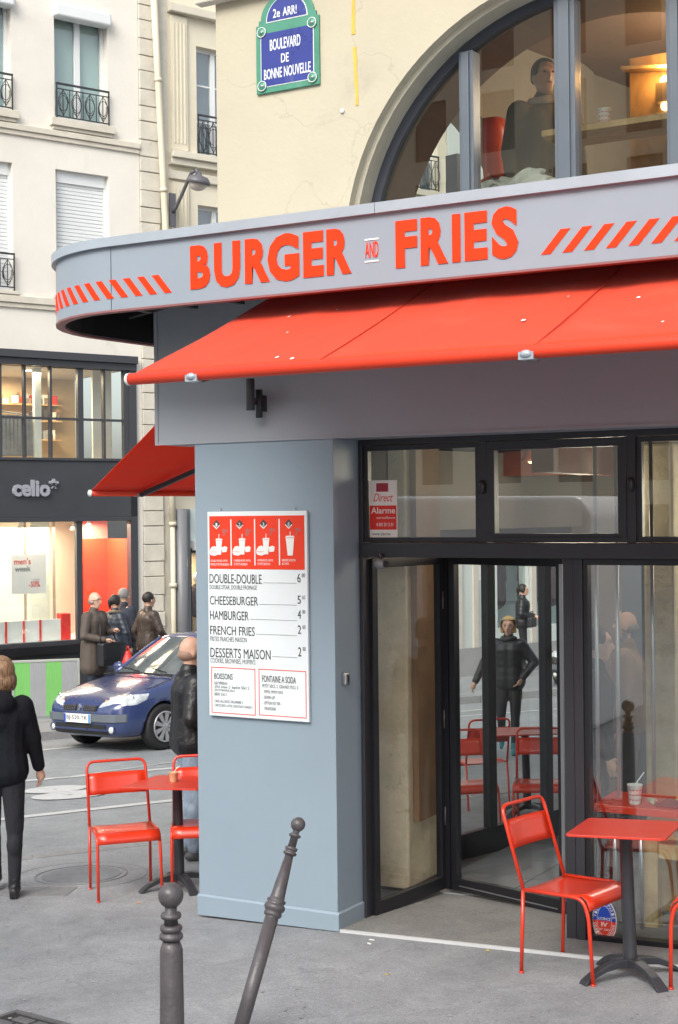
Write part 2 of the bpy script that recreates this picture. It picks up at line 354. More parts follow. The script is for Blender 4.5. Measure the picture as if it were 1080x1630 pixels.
# ================================================================== GROUND
def sheet(name, poly, m, dz=0, nx=1, label=None):
    b = MB(); b.add([(x, y, gz(x, y)+dz) for x, y in poly], [tuple(range(len(poly)))])
    o = b.build(name, m); o['kind'] = 'structure'
    if label: o['label'] = label
    return o
M_PAVE = asphalt('pavement_asphalt', (.165, .175, .185), (.235, .245, .255), (.285, .295, .305))
M_ROAD = asphalt('road_asphalt', (.205, .22, .23), (.23, .245, .255), (.255, .27, .28))
M_KERB = mat('granite_kerb', (.25, .25, .25), .8, var=.2, vs=12, bump=.4, bs=50)
M_MARK = mat('road_paint_white', (.47, .48, .48), .7, var=.12, vs=6, dirt=((.3, .31, .32), 5, .54))
sheet('ground', [(-120, -120), (120, -120), (120, 120), (-120, 120)], M_ROAD, -.13)
K1 = G(30, 1367); K2 = G(267, 1339); kd = (K2-K1); kd.z = 0; kd.normalize()
E1 = Vector((.4315, .902, 0)).normalized(); N1 = Vector((-E1.y, E1.x, 0))
KA = K1 - kd*30; KB = K2 + kd*.6; KC = KB + E1*40
pv = MB(); pl = [(KA.x, KA.y), (KB.x, KB.y), (KC.x, KC.y), (60, 40), (60, -40), (-10, -60)]
pv.add([(x, y, gz(x, y)) for x, y in pl] + [(x, y, gz(x, y)-.13) for x, y in pl], [tuple(range(6))] + [(i, i+6, (i+1) % 6+6, (i+1) % 6) for i in range(2)])
o = pv.build('pavement', M_PAVE); o['kind'] = 'structure'
def strip(name, pts, w, m, dz, h=0, pieces=0):
    """a band along the ground; pieces > 0 splits it into stones"""
    out = []
    root = None
    for a, b_ in zip(pts[:-1], pts[1:]):
        d = (b_-a); d.z = 0; L = d.length; d.normalize(); n = Vector((-d.y, d.x, 0))*w/2
        k = pieces or 1
        for i in range(k):
            p = a + d*(L*i/k + (.006 if pieces else 0)); q = a + d*(L*(i+1)/k - (.006 if pieces else 0))
            c = [p-n, q-n, q+n, p+n]; bb = MB(); t = random.uniform(-.004, .004) if pieces else 0
            if h: bb.add([(v.x, v.y, gz(v.x, v.y)+dz+t) for v in c] + [(v.x, v.y, gz(v.x, v.y)+dz-h) for v in c], [(0,1,2,3),(4,7,6,5),(0,4,5,1),(1,5,6,2),(2,6,7,3),(3,7,4,0)])
            else: bb.add([(v.x, v.y, gz(v.x, v.y)+dz) for v in c], [(0, 1, 2, 3)])
            o = bb.build('stone' if pieces else name, m, root if pieces else None, bevel=.006 if pieces else 0)
            out.append(o)
    return out
kr = bpy.data.objects.new('kerb', None); COL.objects.link(kr); kr['kind'] = 'structure'
for o in strip('kerb', [KB - kd*5.2, KB], .16, M_KERB, .008, .14, 6) + strip('kerb', [KB + E1*.02, KB+E1*9], .16, M_KERB, .008, .14, 10): o.parent = kr
# far pavement along the shops
C0 = Vector((-11.59, 11.45, -.654))
F1 = G(52, 1165); F2 = G(810, 1102)
fd = (F2-F1); fd.z = 0; fd.normalize()
FA = F1 - fd*30; FB = F2 + fd*20; B1 = C0 - E1*40 + N1*1; B2 = C0 + E1*45 + N1*1
pf = MB(); pl = [(FA.x, FA.y), (FB.x, FB.y), (B2.x, B2.y), (B1.x, B1.y)]
pf.add([(x, y, gz(x, y)-.01) for x, y in pl] + [(x, y, gz(x, y)-.14) for x, y in pl], [(3, 2, 1, 0), (0, 1, 5, 4)])
o = pf.build('far_pavement', M_PAVE); o['kind'] = 'structure'
fk = bpy.data.objects.new('kerb', None); COL.objects.link(fk); fk['kind'] = 'structure'
for o in strip('kerb', [F1-fd*3, F2+fd*3], .17, M_KERB, -.004, .14, 16): o.parent = fk
# painted road lines
def mk(a, b, w, dz=-.124, ea=3, eb=6):
    A = G(*a, dz); B = G(*b, dz); d = (B-A).normalized()
    for o in strip('road_line', [A-d*ea, B+d*eb], w, M_MARK, dz): o['kind'] = 'structure'
mk((52, 1195), (139, 1187), .12, eb=7); mk((59, 1241), (281, 1222), .13, ea=4, eb=1.5); mk((0, 1304), (281, 1273), .14, ea=3, eb=1.5)
mk((139, 1232), (281, 1212), .05, ea=.5, eb=1)
mk((733, 1140), (890, 1128), .10, ea=1, eb=2); mk((733, 1180), (890, 1160), .12, ea=1, eb=2); mk((733, 1113), (890, 1101), .1, ea=1, eb=2)
# bicycle pictogram (two rings and a frame) on the cycle lane
def ringdisc(c, ro, ri, sx=1, rot=0, m=M_MARK, name='road_marking', dz=-.12, n=28):
    b = MB(); vs = []; 
    for k, r_ in ((0, ro), (1, ri)):
        for j in range(n):
            a = 2*math.pi*j/n; x = r_*math.cos(a)*sx; y = r_*math.sin(a); X = c[0] + x*math.cos(rot)-y*math.sin(rot); Y = c[1] + x*math.sin(rot)+y*math.cos(rot)
            vs.append((X, Y, gz(X, Y)+dz))
    b.add(vs, [(j, (j+1) % n, n+(j+1) % n, n+j) for j in range(n)]); o = b.build(name, m); o['kind'] = 'structure'; return o
q1 = G(88, 1256, -.12); q2 = G(112, 1265, -.12); 
ringdisc((q1.x, q1.y), .27, .02, 1.3, .9); ringdisc((q2.x, q2.y), .28, .02, 1.5, .9); 
for a, b in (((96, 1262), (150, 1256)), ((120, 1252), (160, 1249))): mk(a, b, .07, -.122, 0, .1)
# manhole rings in the pavement
mh = G(130, 1393); 
M_RINGD = mat('iron_ring', (.185, .19, .195), .7, var=.2)
ho = MB(); ho.prismz([(.29*math.cos(i*math.pi/18), .29*math.sin(i*math.pi/18)) for i in range(36)], -.01, .0035)
mo = thing('manhole_cover', 'round iron manhole cover set in the pavement by the left red chair', 'manhole cover', mh + Vector((0, 0, .001)), 0, normal=GN)
ho.build('lid', mat('pavement_lid', (.21, .22, .23), .8, var=.2, vs=8, bump=.3, bs=60), mo)
hr = MB(); hr.tube([(math.cos(a)*.34, math.sin(a)*.34, .001) for a in [i*math.pi/16 for i in range(33)]], .003, 6); hr.build('ring', M_RINGD, mo)
hr = MB(); hr.tube([(math.cos(a)*.5, math.sin(a)*.46, -.001) for a in [i*math.pi/16 for i in range(33)]], .003, 6); hr.build('ring', M_RINGD, mo)
mc = G(38, 1420); b = MB(); b.box(-.35, .35, -.14, .14, -.01, .004)
o = b.build('utility_cover', mat('iron_cover', (.19, .195, .2), .75, var=.2, vs=12, bump=.5, bs=40)); o.location = mc; o.rotation_mode = 'QUATERNION'; o.rotation_quaternion = Vector((0, 0, 1)).rotation_difference(GN) @ Matrix.Rotation(.4, 3, 'Z').to_quaternion(); tag(o, 'flat rectangular iron service cover in the pavement near the woman in black', 'utility cover')

random.seed(21); gm = MB()
for i in range(140):
    q_ = G(random.uniform(-40, 1100), random.uniform(1395, 1640)); r_ = random.uniform(.004, .013)
    if q_.y > -.08 and q_.x > -1.1: continue
    gm.add([(q_.x + r_*math.cos(k*math.pi/4)*random.uniform(.7, 1.2), q_.y + r_*math.sin(k*math.pi/4)*random.uniform(.7, 1.2), 0) for k in range(8)], [tuple(range(8))])
gm.v = [(x, y, gz(x, y)+.0045) for x, y, z in gm.v]
o = gm.build('dirt', mat('gum_grey', (.30, .30, .29), .8, var=.3, vs=3)); tag(o, 'scattered pale specks of old gum trodden into the pavement', 'gum spots'); o['kind'] = 'stuff'

# tree grille in the bottom corner
tg = thing('tree_grille', 'cast iron slotted grille set in the pavement at the bottom left corner', 'grille', G(70, 1706), R(28.8-4), normal=GN)
tg.rotation_quaternion = Vector((0, 0, 1)).rotation_difference(GN) @ Matrix.Rotation(R(-10), 3, 'Z').to_quaternion()
M_GRI = mat('grille_iron', (.10, .10, .105), .65, var=.25, vs=15, bump=.2, bs=60)
MB().box(-.8, .8, -.5, .5, -.012, -.006).build('pit', mat('grille_pit', (.02, .02, .02), .9), tg).location = (0, 0, .010)
rim = MB(); rim.box(-.82, .82, .47, .5, 0, .012).box(-.82, .82, -.5, -.47, 0, .012).box(-.82, -.79, -.47, .47, 0, .012).box(.79, .82, -.47, .47, 0, .012).box(-.015, .015, -.47, .47, 0, .012); rim.build('rim', M_GRI, tg)
base = None
for side in (-1, 1):
    for r_ in range(11):
        y = -.44 + r_*.085
        for c_ in range(5):
            x = side*(.06 + c_*.148) + (side*.07 if r_ % 2 else 0)
            if abs(x) > .74: continue
            if base is None:
                base = MB().box(-.062, .062, -.028, .028, 0, .013).build('slat', M_GRI, tg, bevel=.004); base.location = (x, y, 0)
            else:
                c = share(base, 'slat', tg, (x, y, 0)); mod = c.modifiers.new('bevel', 'BEVEL'); mod.width = .004

# threshold slab of the shop doorway with its pale metal strip
th = MB(); pl = [(-.0, .0), (9, .0), (9, 1.12), (.0, 1.12)]
th.add([(x, y, gz(x, y)+.012 - (.03 if y > 1 and False else 0)) for x, y in pl] + [(x, y, gz(x, y)-.05) for x, y in pl], [(0, 1, 2, 3), (0, 4, 5, 1)])
o = th.build('threshold_floor', asphalt('threshold_concrete', (.17, .17, .165), (.21, .21, .20), (.25, .245, .235))); o['kind'] = 'structure'
for o in strip('threshold_strip', [Vector((0.02, -.006, 0)), Vector((9, -.006, 0))], .018, mat('strip_metal', (.55, .56, .56), .5, metal=.2, var=.1), .018, .03): o['kind'] = 'structure'

# ================================================================== CORNER BUILDING
bd = thing('corner_building', 'yellow rendered corner building with blue grey shopfront and arched window above', 'building')
CX, CZ, AR = 1.56, 4.12, 1.46
def arch(r, n=40, x=CX, z=CZ): return [(x - r*math.cos(math.pi*i/n), z + r*math.sin(math.pi*i/n)) for i in range(n+1)]
poly = [(-.82, 3.78), (CX-AR, 3.78)] + arch(AR) + [(CX+AR, 3.78), (7.5, 3.78), (7.5, 9), (-.82, 9)]
MB().prism(poly, 0, .3).build('wall', M_STONE, bd)
# inner lining of the arch reveal, set back
liner = MB(); A1 = arch(AR+.004); A2 = arch(AR-.028)
pts = [(CX-AR-.004, 3.79)] + A1 + [(CX+AR+.004, 3.79), (CX+AR-.028, 3.79)] + A2[::-1] + [(CX-AR+.028, 3.79)]
def band(b, ro, ri, y0, y1, zb=3.8, n=40):
    o_ = [(CX-ro, zb)] + arch(ro, n) + [(CX+ro, zb)]; i_ = [(CX-ri, zb)] + arch(ri, n) + [(CX+ri, zb)]; k = len(o_)
    vs = [(x, y0, z) for x, z in o_] + [(x, y0, z) for x, z in i_] + [(x, y1, z) for x, z in o_] + [(x, y1, z) for x, z in i_]
    fs = []
    for j in range(k-1): fs += [(j, j+1, k+j+1, k+j), (2*k+j, 3*k+j, 3*k+j+1, 2*k+j+1), (k+j, k+j+1, 3*k+j+1, 3*k+j), (j, 2*k+j, 2*k+j+1, j+1)]
    return b.add(vs, fs)
band(MB(), AR+.03, AR-.035, .06, .30).build('arch_reveal', M_REVEAL, bd)
M_FRB = mat('window_frame_bluegrey', (.10, .12, .145), .35, var=.08)
af = band(MB(), AR-.03, AR-.095, .20, .27).build('arch_frame', mat('arch_frame_dark', (.045, .05, .065), .4, var=.1), bd)
for xm, w in ((PY(750, 300, .23).x, .045), (PY(906, 280, .23).x, .062), (PY(1080, 260, .23).x, .045)):
    zt = CZ + math.sqrt(max(.01, (AR-.09)**2 - (xm-CX)**2))
    m_ = MB().box(xm-w, xm+w, .17, .28, 3.85, zt).box(xm-w*.55, xm+w*.55, .15, .17, 3.85, zt-.01)
    m_.build('mullion', M_FRB, bd, bevel=.004)
gp = [(CX-AR+.09, 3.85)] + arch(AR-.09) + [(CX+AR-.09, 3.85)]
xs = [CX-AR, PY(750, 300, .23).x, PY(906, 280, .23).x, PY(1080, 260, .23).x, CX+AR]
for x0, x1 in zip(xs[:-1], xs[1:]):
    pp = [(x0 if x0 > CX-AR+.09 else CX-AR+.09, 3.85)]
    n = 14
    lo = max(x0, CX-AR+.091); hi = min(x1, CX+AR-.091)
    pp = [(lo, 3.85)] + [(lo+(hi-lo)*i/n, CZ + math.sqrt(max(0, (AR-.09)**2-(lo+(hi-lo)*i/n-CX)**2))) for i in range(n+1)] + [(hi, 3.85)]
    MB().prism(pp, .228, .234).build('pane', M_GLASSU, bd)
# string course at the top
MB().box(-.97, 7.5, -.13, 0, 5.87, 6.02).box(-.93, 7.5, -.08, 0, 5.80, 5.87).build('string_course', M_SILL, bd, bevel=.01)
MB().box(-.82, -.5, .3, 8, 3.8, 3.9).build('ledge', M_STONE, bd)
# column cladding
SX = .575-.575
col = MB(); 
cb = lambda x: gz(x, 0)
col.add([(-1.02, 0, gz(-1.02, 0)+.03), (0, 0, gz(0, 0)+.02), (0, .42, .01), (-.9, .42, -.04), (-1.02, 0, 3.012), (0, 0, 3.012), (0, .42, 3.012), (-.9, .42, 3.012)],
        [(0,3,2,1),(4,5,6,7),(0,1,5,4),(1,2,6,5),(2,3,7,6),(3,0,4,7)])
col.build('column_cladding', M_PAINT, bd, bevel=.004)
sk = MB(); zl, zr = gz(-1.02, 0), gz(0, 0)
sk.add([(-1.026, -.014, zl+.015), (.014, -.014, zr+.004), (.014, -.002, zr+.004), (-1.026, -.002, zl+.015), (-1.026, -.014, zl+.14), (.014, -.014, zr+.105), (.014, -.002, zr+.118), (-1.026, -.002, zl+.152)], [(0,3,2,1),(4,5,6,7),(0,1,5,4),(1,2,6,5),(2,3,7,6),(3,0,4,7)])
sk.add([(.002, -.002, zr+.004), (.014, -.002, zr+.004), (.014, .40, .005), (.002, .40, .005), (.002, -.002, zr+.118), (.014, -.002, zr+.105), (.014, .40, .1), (.002, .40, .11)], [(0,3,2,1),(4,5,6,7),(0,1,5,4),(1,2,6,5),(2,3,7,6),(3,0,4,7)])
sk.build('skirting', M_PAINT, bd, bevel=.002)
MB().box(-.98, -.02, .03, .38, -.12, .08).build('plinth', mat('plinth_wood', (.12, .07, .04), .9), bd)
# fascia
MB().box(-1.315, 7.5, -.004, .36, 3.012, 3.95).build('fascia', M_FASC, bd, bevel=.003)
MB().box(-1.325, -1.300, -.010, -.004, 3.008, 3.9).box(-1.3, 7.5, -.010, -.004, 3.008, 3.022).build('fascia_trim', M_FASC, bd)
# shopfront: head, transom bar, jambs
YF = .35
fr = MB()
fr.box(0.005, 7.5, YF-.03, YF+.08, 2.975, 3.012)
fr.box(0.005, .03, YF-.03, YF+.08, .0, 2.975)
fr.box(.03, 7.5, YF-.06, YF+.09, 2.275, 2.365)
fr.build('shopfront_frame', mat('charcoal_frame', (.028, .028, .034), .35, var=.1), bd, bevel=.003)
M_CF = MATS['charcoal_frame']
def sash(parent, x0, x1, z0, z1, y, w, d, m, glass=M_GLASSR, name='window_frame', bev=.003):
    f = MB().box(x0, x1, y, y+d, z0, z0+w).box(x0, x1, y, y+d, z1-w, z1).box(x0, x0+w, y, y+d, z0+w, z1-w).box(x1-w, x1, y, y+d, z0+w, z1-w).build(name, m, parent, bevel=bev)
    if glass: MB().box(x0+w-.004, x1-w+.004, y+d*.5-.003, y+d*.5+.003, z0+w-.004, z1-w+.004).build('pane', glass, f)
    return f
t1, t2, t3, t4 = .822, .875, 1.735, 1.79
sash(bd, .031, t1, 2.368, 2.972, YF-.01, .03, .05, M_CF)
MB().box(t1+.001, t2-.001, YF-.03, YF+.07, 2.366, 2.974).build('mullion', M_CF, bd)
w2 = sash(bd, t2+.001, t3, 2.37, 2.972, YF-.035, .05, .07, M_CF)
MB().box(t2+.03, t3-.03, YF-.042, YF-.036, 2.395, 2.405).build('glazing_bead', M_BLACK, w2)
MB().box(t3+.001, t4-.001, YF-.03, YF+.07, 2.366, 2.974).build('mullion', M_CF, bd)
sash(bd, t4, 2.9, 2.368, 2.972, YF-.01, .03, .05, M_CF)
sash(bd, 2.95, 4.2, 2.368, 2.972, YF-.01, .03, .05, M_CF)
for xh in (t1+.03, t3+.03):
    MB().ball((xh-.002, YF-.05, 2.70), .022, (1, .6, 1.9)).box(xh-.012, xh+.008, YF-.045, YF-.03, 2.66, 2.74).build('latch', M_BLACK, bd)
# post and fixed window to the right of the door
zf = lambda x: gz(x, YF)
MB().box(1.345, 1.405, YF-.02, YF+.08, -.02, 2.274).box(1.41, 1.465, YF-.03, YF+.09, -.02, 2.274).build('door_post', M_CF, bd, bevel=.003)
def fixed(x0, x1):
    z0 = zf(x0)+.0
    f = MB(); f.add([(x0, YF-.02, z0-.05), (x1, YF-.02, z0-.05), (x1, YF+.05, z0-.05), (x0, YF+.05, z0-.05), (x0, YF-.02, z0+.045), (x1, YF-.02, zf(x1)+.03), (x1, YF+.05, zf(x1)+.03), (x0, YF+.05, z0+.045)], [(0,3,2,1),(4,5,6,7),(0,1,5,4),(1,2,6,5),(2,3,7,6),(3,0,4,7)])
    f.box(x0, x0+.03, YF-.02, YF+.05, z0+.04, 2.24).box(x0, x1, YF-.02, YF+.05, 2.24, 2.274).box(x1-.03, x1, YF-.02, YF+.05, z0+.04, 2.24)
    f = f.build('window_frame', M_BLACK, bd, bevel=.003)
    MB().box(x0+.028, x1-.028, YF+.012, YF+.018, z0+.03, 2.243).build('pane', M_GLASSR, f)
fixed(1.466, 3.4); fixed(3.45, 5.4)
# folding door leaves
def leaf(p, q, z0a, z0b, z1, label, top_extra=0):
    """door leaf standing between two ground points p, q"""
    p = Vector(p).to_3d(); q = Vector(q).to_3d(); d = q-p; L = d.length; a = math.atan2(d.y, d.x)
    o = bpy.data.objects.new('door_leaf', None); COL.objects.link(o); o.parent = bd; o.location = (p.x, p.y, 0); o.rotation_euler = (0, 0, a); o['label'] = label
    f = MB()
    w = .05
    f.add([(0, -.025, z0a), (L, -.025, z0b), (L, .025, z0b), (0, .025, z0a), (0, -.025, z0a+.085), (L, -.025, z0b+.085), (L, .025, z0b+.085), (0, .025, z0a+.085)], [(0,3,2,1),(4,5,6,7),(0,1,5,4),(1,2,6,5),(2,3,7,6),(3,0,4,7)])
    f.box(0, w, -.025, .025, z0a+.08, z1).box(L-w, L, -.025, .025, z0b+.08, z1).box(w, L-w, -.025, .025, z1-.06, z1)
    f.build('frame', M_BLACK, o, bevel=.003)
    MB().box(w-.004, L-w+.004, -.004, .004, max(z0a, z0b)+.07, z1-.055).build('pane', M_DOORG, o)
    return o, L
l0 = Vector((.034, .40, 0)); lh = G(712, 1424); le = G(905, 1458)
lf1, L1 = leaf((l0.x, l0.y), (lh.x-.02, lh.y), .0, .02, 2.262, 'folding door leaf swung inward beside the column')
lf2, L2 = leaf((lh.x+.05, lh.y), (le.x, le.y), .02, .035, 2.262, 'folding glass door leaf seen almost square on')
MB().box(-.045, -.005, -.03, .03, .02, 2.26).build('hinge_stile', M_BLACK, lf2)
for z in (.45, 1.1, 1.9): MB().lathe([(.012, 0), (.012, .12)], 10, (-.05, -.03, z)).build('hinge', M_STEEL, lf2)
MB().box(L2-.012, L2+.012, -.045, -.026, .12, 2.22).build('edge_strip', M_STEEL, lf2)
MB().box(.07, L2-.06, -.030, -.026, .055, .062).build('weather_strip', M_STEEL, lf2)
# interior envelope: side glazing wall, floor, ceiling, back wall
SD = Vector((.27, .963, 0)).normalized(); sg0 = Vector((-.80, .0, 0)); sa_ = math.atan2(SD.y, SD.x)
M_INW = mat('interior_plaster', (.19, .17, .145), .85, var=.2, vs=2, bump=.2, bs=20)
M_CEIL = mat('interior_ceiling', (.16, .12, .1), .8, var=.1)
sw = bpy.data.objects.new('side_glazing', None); COL.objects.link(sw); sw.parent = bd; sw.location = sg0; sw.rotation_euler = (0, 0, sa_); sw['label'] = 'black framed glazing on the side street seen through the shop'
def side_t(px, py=1200):
    d = ray(px, py); nrm = Vector((-SD.y, SD.x, 0)); t = (sg0 - CAMP).dot(nrm)/d.dot(nrm); q = CAMP + d*t; return (q-sg0).dot(SD)
ts = [.75, side_t(722), side_t(780), side_t(870), side_t(925), side_t(990), side_t(1050)]
sf = MB(); T_END = ts[-1]
sf.box(.4, T_END, -.03, .03, -.1, .12).box(.4, T_END, -.035, .035, 2.28, 2.42)
for i, t in enumerate(ts): sf.box(t-.045, t+.045, -.035, .035, .12, 2.28)
sf.build('frame', M_BLACK, sw, bevel=.004)
for a, b_ in zip([.4]+ts[:-1], ts):
    if b_-a > .12: MB().box(a+.046, b_-.046, -.004, .004, .121, 2.279).build('pane', M_DOORG, sw)
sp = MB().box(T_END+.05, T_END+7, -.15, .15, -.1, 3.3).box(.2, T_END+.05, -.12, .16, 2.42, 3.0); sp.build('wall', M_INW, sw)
rm = bpy.data.objects.new('shop_interior', None); COL.objects.link(rm); rm.parent = bd
# tiled floor, tile by tile where the doorway shows it
M_TILE = mat('floor_tile', (.25, .28, .3), .22, var=.08, vs=3)
M_GROUT = mat('tile_grout', (.09, .095, .1), .8)
MB().add([(x, y, gz(x, y)+.003) for x, y in ((-.85, 1.12), (7.4, 1.12), (7.4, 9), (1.8, 9))], [(0, 1, 2, 3)]).build('screed', M_GROUT, rm)
tb = MB().box(0, .592, 0, .592, 0, .018); tb.v = [(x, y, z + GX*x + GY*y) for x, y, z in tb.v]; tile0 = None
for i in range(-3, 9):
    for j in range(0, 11):
        x = .0 + i*.6; y = 1.122 + j*.6
        if x < -.82 + .28*(y+.6) - .05 or x > 5: continue
        if tile0 is None: tile0 = tb.build('tile', M_TILE, rm, (x, y, gz(x, y)), bevel=.002)
        else: share(tile0, 'tile', rm, (x, y, gz(x, y) + random.uniform(-.0015, .0015)))
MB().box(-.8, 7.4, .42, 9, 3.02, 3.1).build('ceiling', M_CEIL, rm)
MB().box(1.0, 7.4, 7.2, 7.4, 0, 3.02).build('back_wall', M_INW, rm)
M_PILL = mat('rough_stone_pillar', (.62, .52, .36), .9, var=.2, vs=5, bump=.7, bs=14, dirt=((.36, .28, .18), 6, .58))
MB().box(-.30, -.03, 1.05, 1.55, 0, 3.02).build('pillar', M_PILL, rm, bevel=.015)
MB().box(-.025, .02, 1.12, 1.50, 0.45, 3.02).build('pillar_board', mat('brown_board', (.22, .13, .07), .6, var=.3, vs=3), rm)
pw = PY(1050, 1200, 2.2)
MB().box(pw.x-.1, pw.x+.12, 2.2, 2.5, 0, 3.02).build('pillar', M_PILL, rm, bevel=.02)
MB().box(pw.x-.42, pw.x-.13, 2.7, 3.0, 0, 3.02).build('pillar', mat('blue_grey_pillar', (.09, .11, .14), .5), rm)
MB().box(pw.x-1.15, pw.x-.75, 3.6, 3.9, 0, 3.02).build('pillar', mat('brown_pillar', (.2, .15, .11), .6), rm)
# ceiling beam and pendant rails inside
MB().box(.9, 1.05, 1.0, 7, 2.8, 3.0).box(-.2, 4, 2.6, 2.75, 2.82, 3.01).build('beam', mat('red_beam', (.22, .06, .035), .6), rm)
for x, y in ((1.45, .62), (1.52, .80), (1.62, 1.2)): MB().lathe([(.012, 0), (.012, 2.98)], 10, (x, y, .03)).build('steel_pole', M_STEEL, rm)
# upper floor interior
up = bpy.data.objects.new('upper_room', None); COL.objects.link(up); up.parent = bd
M_UPW = mat('upper_wall_stone', (.34, .29, .22), .85, var=.15, vs=2, bump=.3, bs=10, dirt=((.3, .22, .15), 3, .55))
M_UPD = mat('upper_wall_brown', (.2, .11, .06), .7, var=.25, vs=2)
MB().box(-.8, 7.4, .36, 8, 3.80, 3.86).build('floor', M_UPD, up)
MB().box(-.8, 7.4, .31, 8, 6.1, 6.2).build('ceiling', M_UPD, up)
uw = bpy.data.objects.new('upper_side_wall', None); COL.objects.link(uw); uw.parent = bd; uw.location = sg0; uw.rotation_euler = (0, 0, sa_)
# arched opening of the side wall: wall pieces and a vault band
sc_, sr_ = 1.62, 1.45
ap = [(sc_ - sr_*math.cos(math.pi*i/24), 4.2 + sr_*math.sin(math.pi*i/24)) for i in range(25)]
MB().prism([(.1, 3.86), (sc_-sr_, 3.86)] + ap + [(sc_+sr_, 3.86), (8, 3.86), (8, 6.1), (.1, 6.1)], -.28, .0).build('wall', M_UPW, uw)
MB().box(sc_-sr_, sc_+sr_, -.16, -.10, 3.86, 3.98).box(sc_-.05, sc_+.05, -.16, -.10, 3.98, 5.4).box(sc_+.55, sc_+.80, -.16, -.05, 3.98, 5.2).build('window_frame', M_FRB, uw)
band(MB(), AR+.02, AR-.06, .28, .70).build('arch_lining', M_UPD, up)
MB().box(-.2, 7, 5.0, 5.3, 3.86, 6.1).build('back_wall', M_UPW, up)
bx = PY(905, 150, 3.2).x
MB().box(bx-.55, bx+.12, 3.2, 3.5, 3.86, 6.1).build('pilaster', M_UPW, up, bevel=.02)
MB().box(bx-.35, bx+3, 3.1, 3.55, 4.55, 4.62).box(bx-.32, bx+3, 3.14, 3.55, 4.47, 4.55).box(bx-.3, bx+3, 3.18, 3.55, 4.2, 4.24).build('cornice', mat('dark_cornice', (.1, .075, .055), .6, var=.2), up)
MB().box(bx+.14, bx+3, 3.3, 3.5, 3.86, 4.46).build('panelling', mat('dark_panel', (.07, .05, .04), .5, var=.2), up)
wc0 = PY(862, 213, .75); wc1 = PY(1060, 185, .75)
ct = MB().box(wc0.x, wc1.x+1.0, .75, 1.10, wc0.z-.02, wc0.z+.02).build('counter', M_WOOD, up, bevel=.004)
light('upper_lamp_light', 'POINT', (1.95, 1.6, 5.0), 14, (1, .62, .3), .08)
light('upper_room_fill', 'POINT', (1.6, 2.6, 5.6), 26, (1, .86, .7), .25)  # unseen fill added to brighten the upper room
light('shop_fill', 'POINT', (2.3, 2.9, 2.6), 36, (1, .84, .66), .35)  # added fill without a fixture, lifts the ambient level of the shop
light('shop_fill', 'POINT', (.9, 2.0, 2.85), 22, (1, .85, .65), .3)  # second added fill, brightens the interior near the stone pillar

# ================================================================== MARQUEE CANOPY
ZC0, ZC1, YC0 = 3.76, 4.15, -.9
cn = thing('marquee', 'long pale grey marquee with rounded end and red lettering above the awning', 'marquee', (0, 0, 0))
rr = .885; xa = -.98
def path(s_):       # s_ = x on the straight part, keeps running round the curve
    if s_ >= xa: return Vector((s_, YC0, 0)), Vector((0, -1, 0))
    a = (xa - s_)/rr; lim = math.pi/2
    if a <= lim: return Vector((xa - rr*math.sin(a), YC0 + rr - rr*math.cos(a), 0)), Vector((-math.sin(a), -math.cos(a), 0))
    d = (a-lim)*rr; k = Vector((.1, .995, 0)).normalized(); return Vector((xa-rr, YC0+rr, 0)) + k*d, Vector((-1, 0, 0))
def panel(name, s0, s1, z0, z1, off0, off1, m, parent, n=1, bev=0):
    vs = []; N = max(1, n)
    for i in range(N+1):
        p, nn = path(s0 + (s1-s0)*i/N)
        for off, z in ((off0, z0), (off1, z0), (off1, z1), (off0, z1)): q = p + nn*off; vs.append((q.x, q.y, z))
    fs = [(0, 1, 2, 3), (4*N+3, 4*N+2, 4*N+1, 4*N)]
    for i in range(N):
        for j in range(4): fs.append((4*i+j, 4*i+4+j, 4*i+4+(j+1) % 4, 4*i+(j+1) % 4))
    b = MB(); b.add(vs, fs, False); o = b.build(name, m, parent, bevel=bev); 
    return o
for s0, s1 in ((-4.2, -2.43), (-2.424, -1.69), (-1.684, xa), (xa+.006, 4.0), (4.006, 7.5)):
    n = 18 if s1 <= xa+.01 else 1
    panel('sign_panel', s0, s1, ZC0, ZC1-.02, -.05, 0, M_SIGNP, cn, n)
panel('top_cap', -4.2, .78, ZC1-.02, ZC1+.035, -.10, .028, M_CAP, cn, 60); panel('top_cap', .783, 7.5, ZC1-.02, ZC1+.035, -.10, .028, M_CAP, cn, 1)
panel('drip_edge', -4.2, 7.5, ZC0-.012, ZC0, -.05, .006, mat('drip_red', (.25, .1, .1), .5), cn, 70)
def slab(name, z0, z1, m, inset=.058):
    p = [path(-4.2 + (7.5+4.2)*i/80) for i in range(81)]; pl = [(a.x - n.x*inset, a.y - n.y*inset) for a, n in p]; pl += [(7.5, -.005), (-1.0, -.005), (-1.0, 2.2)]
    return MB().prismz(pl, z0, z1).build(name, m, cn)
panel('shade_lining', -4.2, 7.5, ZC0+.002, ZC1-.03, -.056, -.0505, M_SOFFIT, cn, 70); slab('roof', ZC1-.03, ZC1-.021, M_CAP, .051); slab('soffit', ZC1-.17, ZC1-.16, M_SOFFIT)  # black lining added so the recess under the canopy reads as deep shade
MB().tube([(-1.7, -.2, 3.90), (-1.3, -.45, 3.92), (-.9, -.42, 3.9), (-.5, -.3, 3.92), (0, -.3, 3.9)], .018, 8).tube([(-1.6, .1, 3.88), (-1.0, -.15, 3.9), (-.3, -.12, 3.9)], .012, 8).build('cable', M_RUB, cn)
for i in range(3): MB().box(-1.3+i*.35, -1.26+i*.35, -.8, -.1, 3.86, 3.975).build('bracket', M_DARK, cn)
zt = PY(305, 392, YC0).z; zb = PY(305, 461, YC0).z
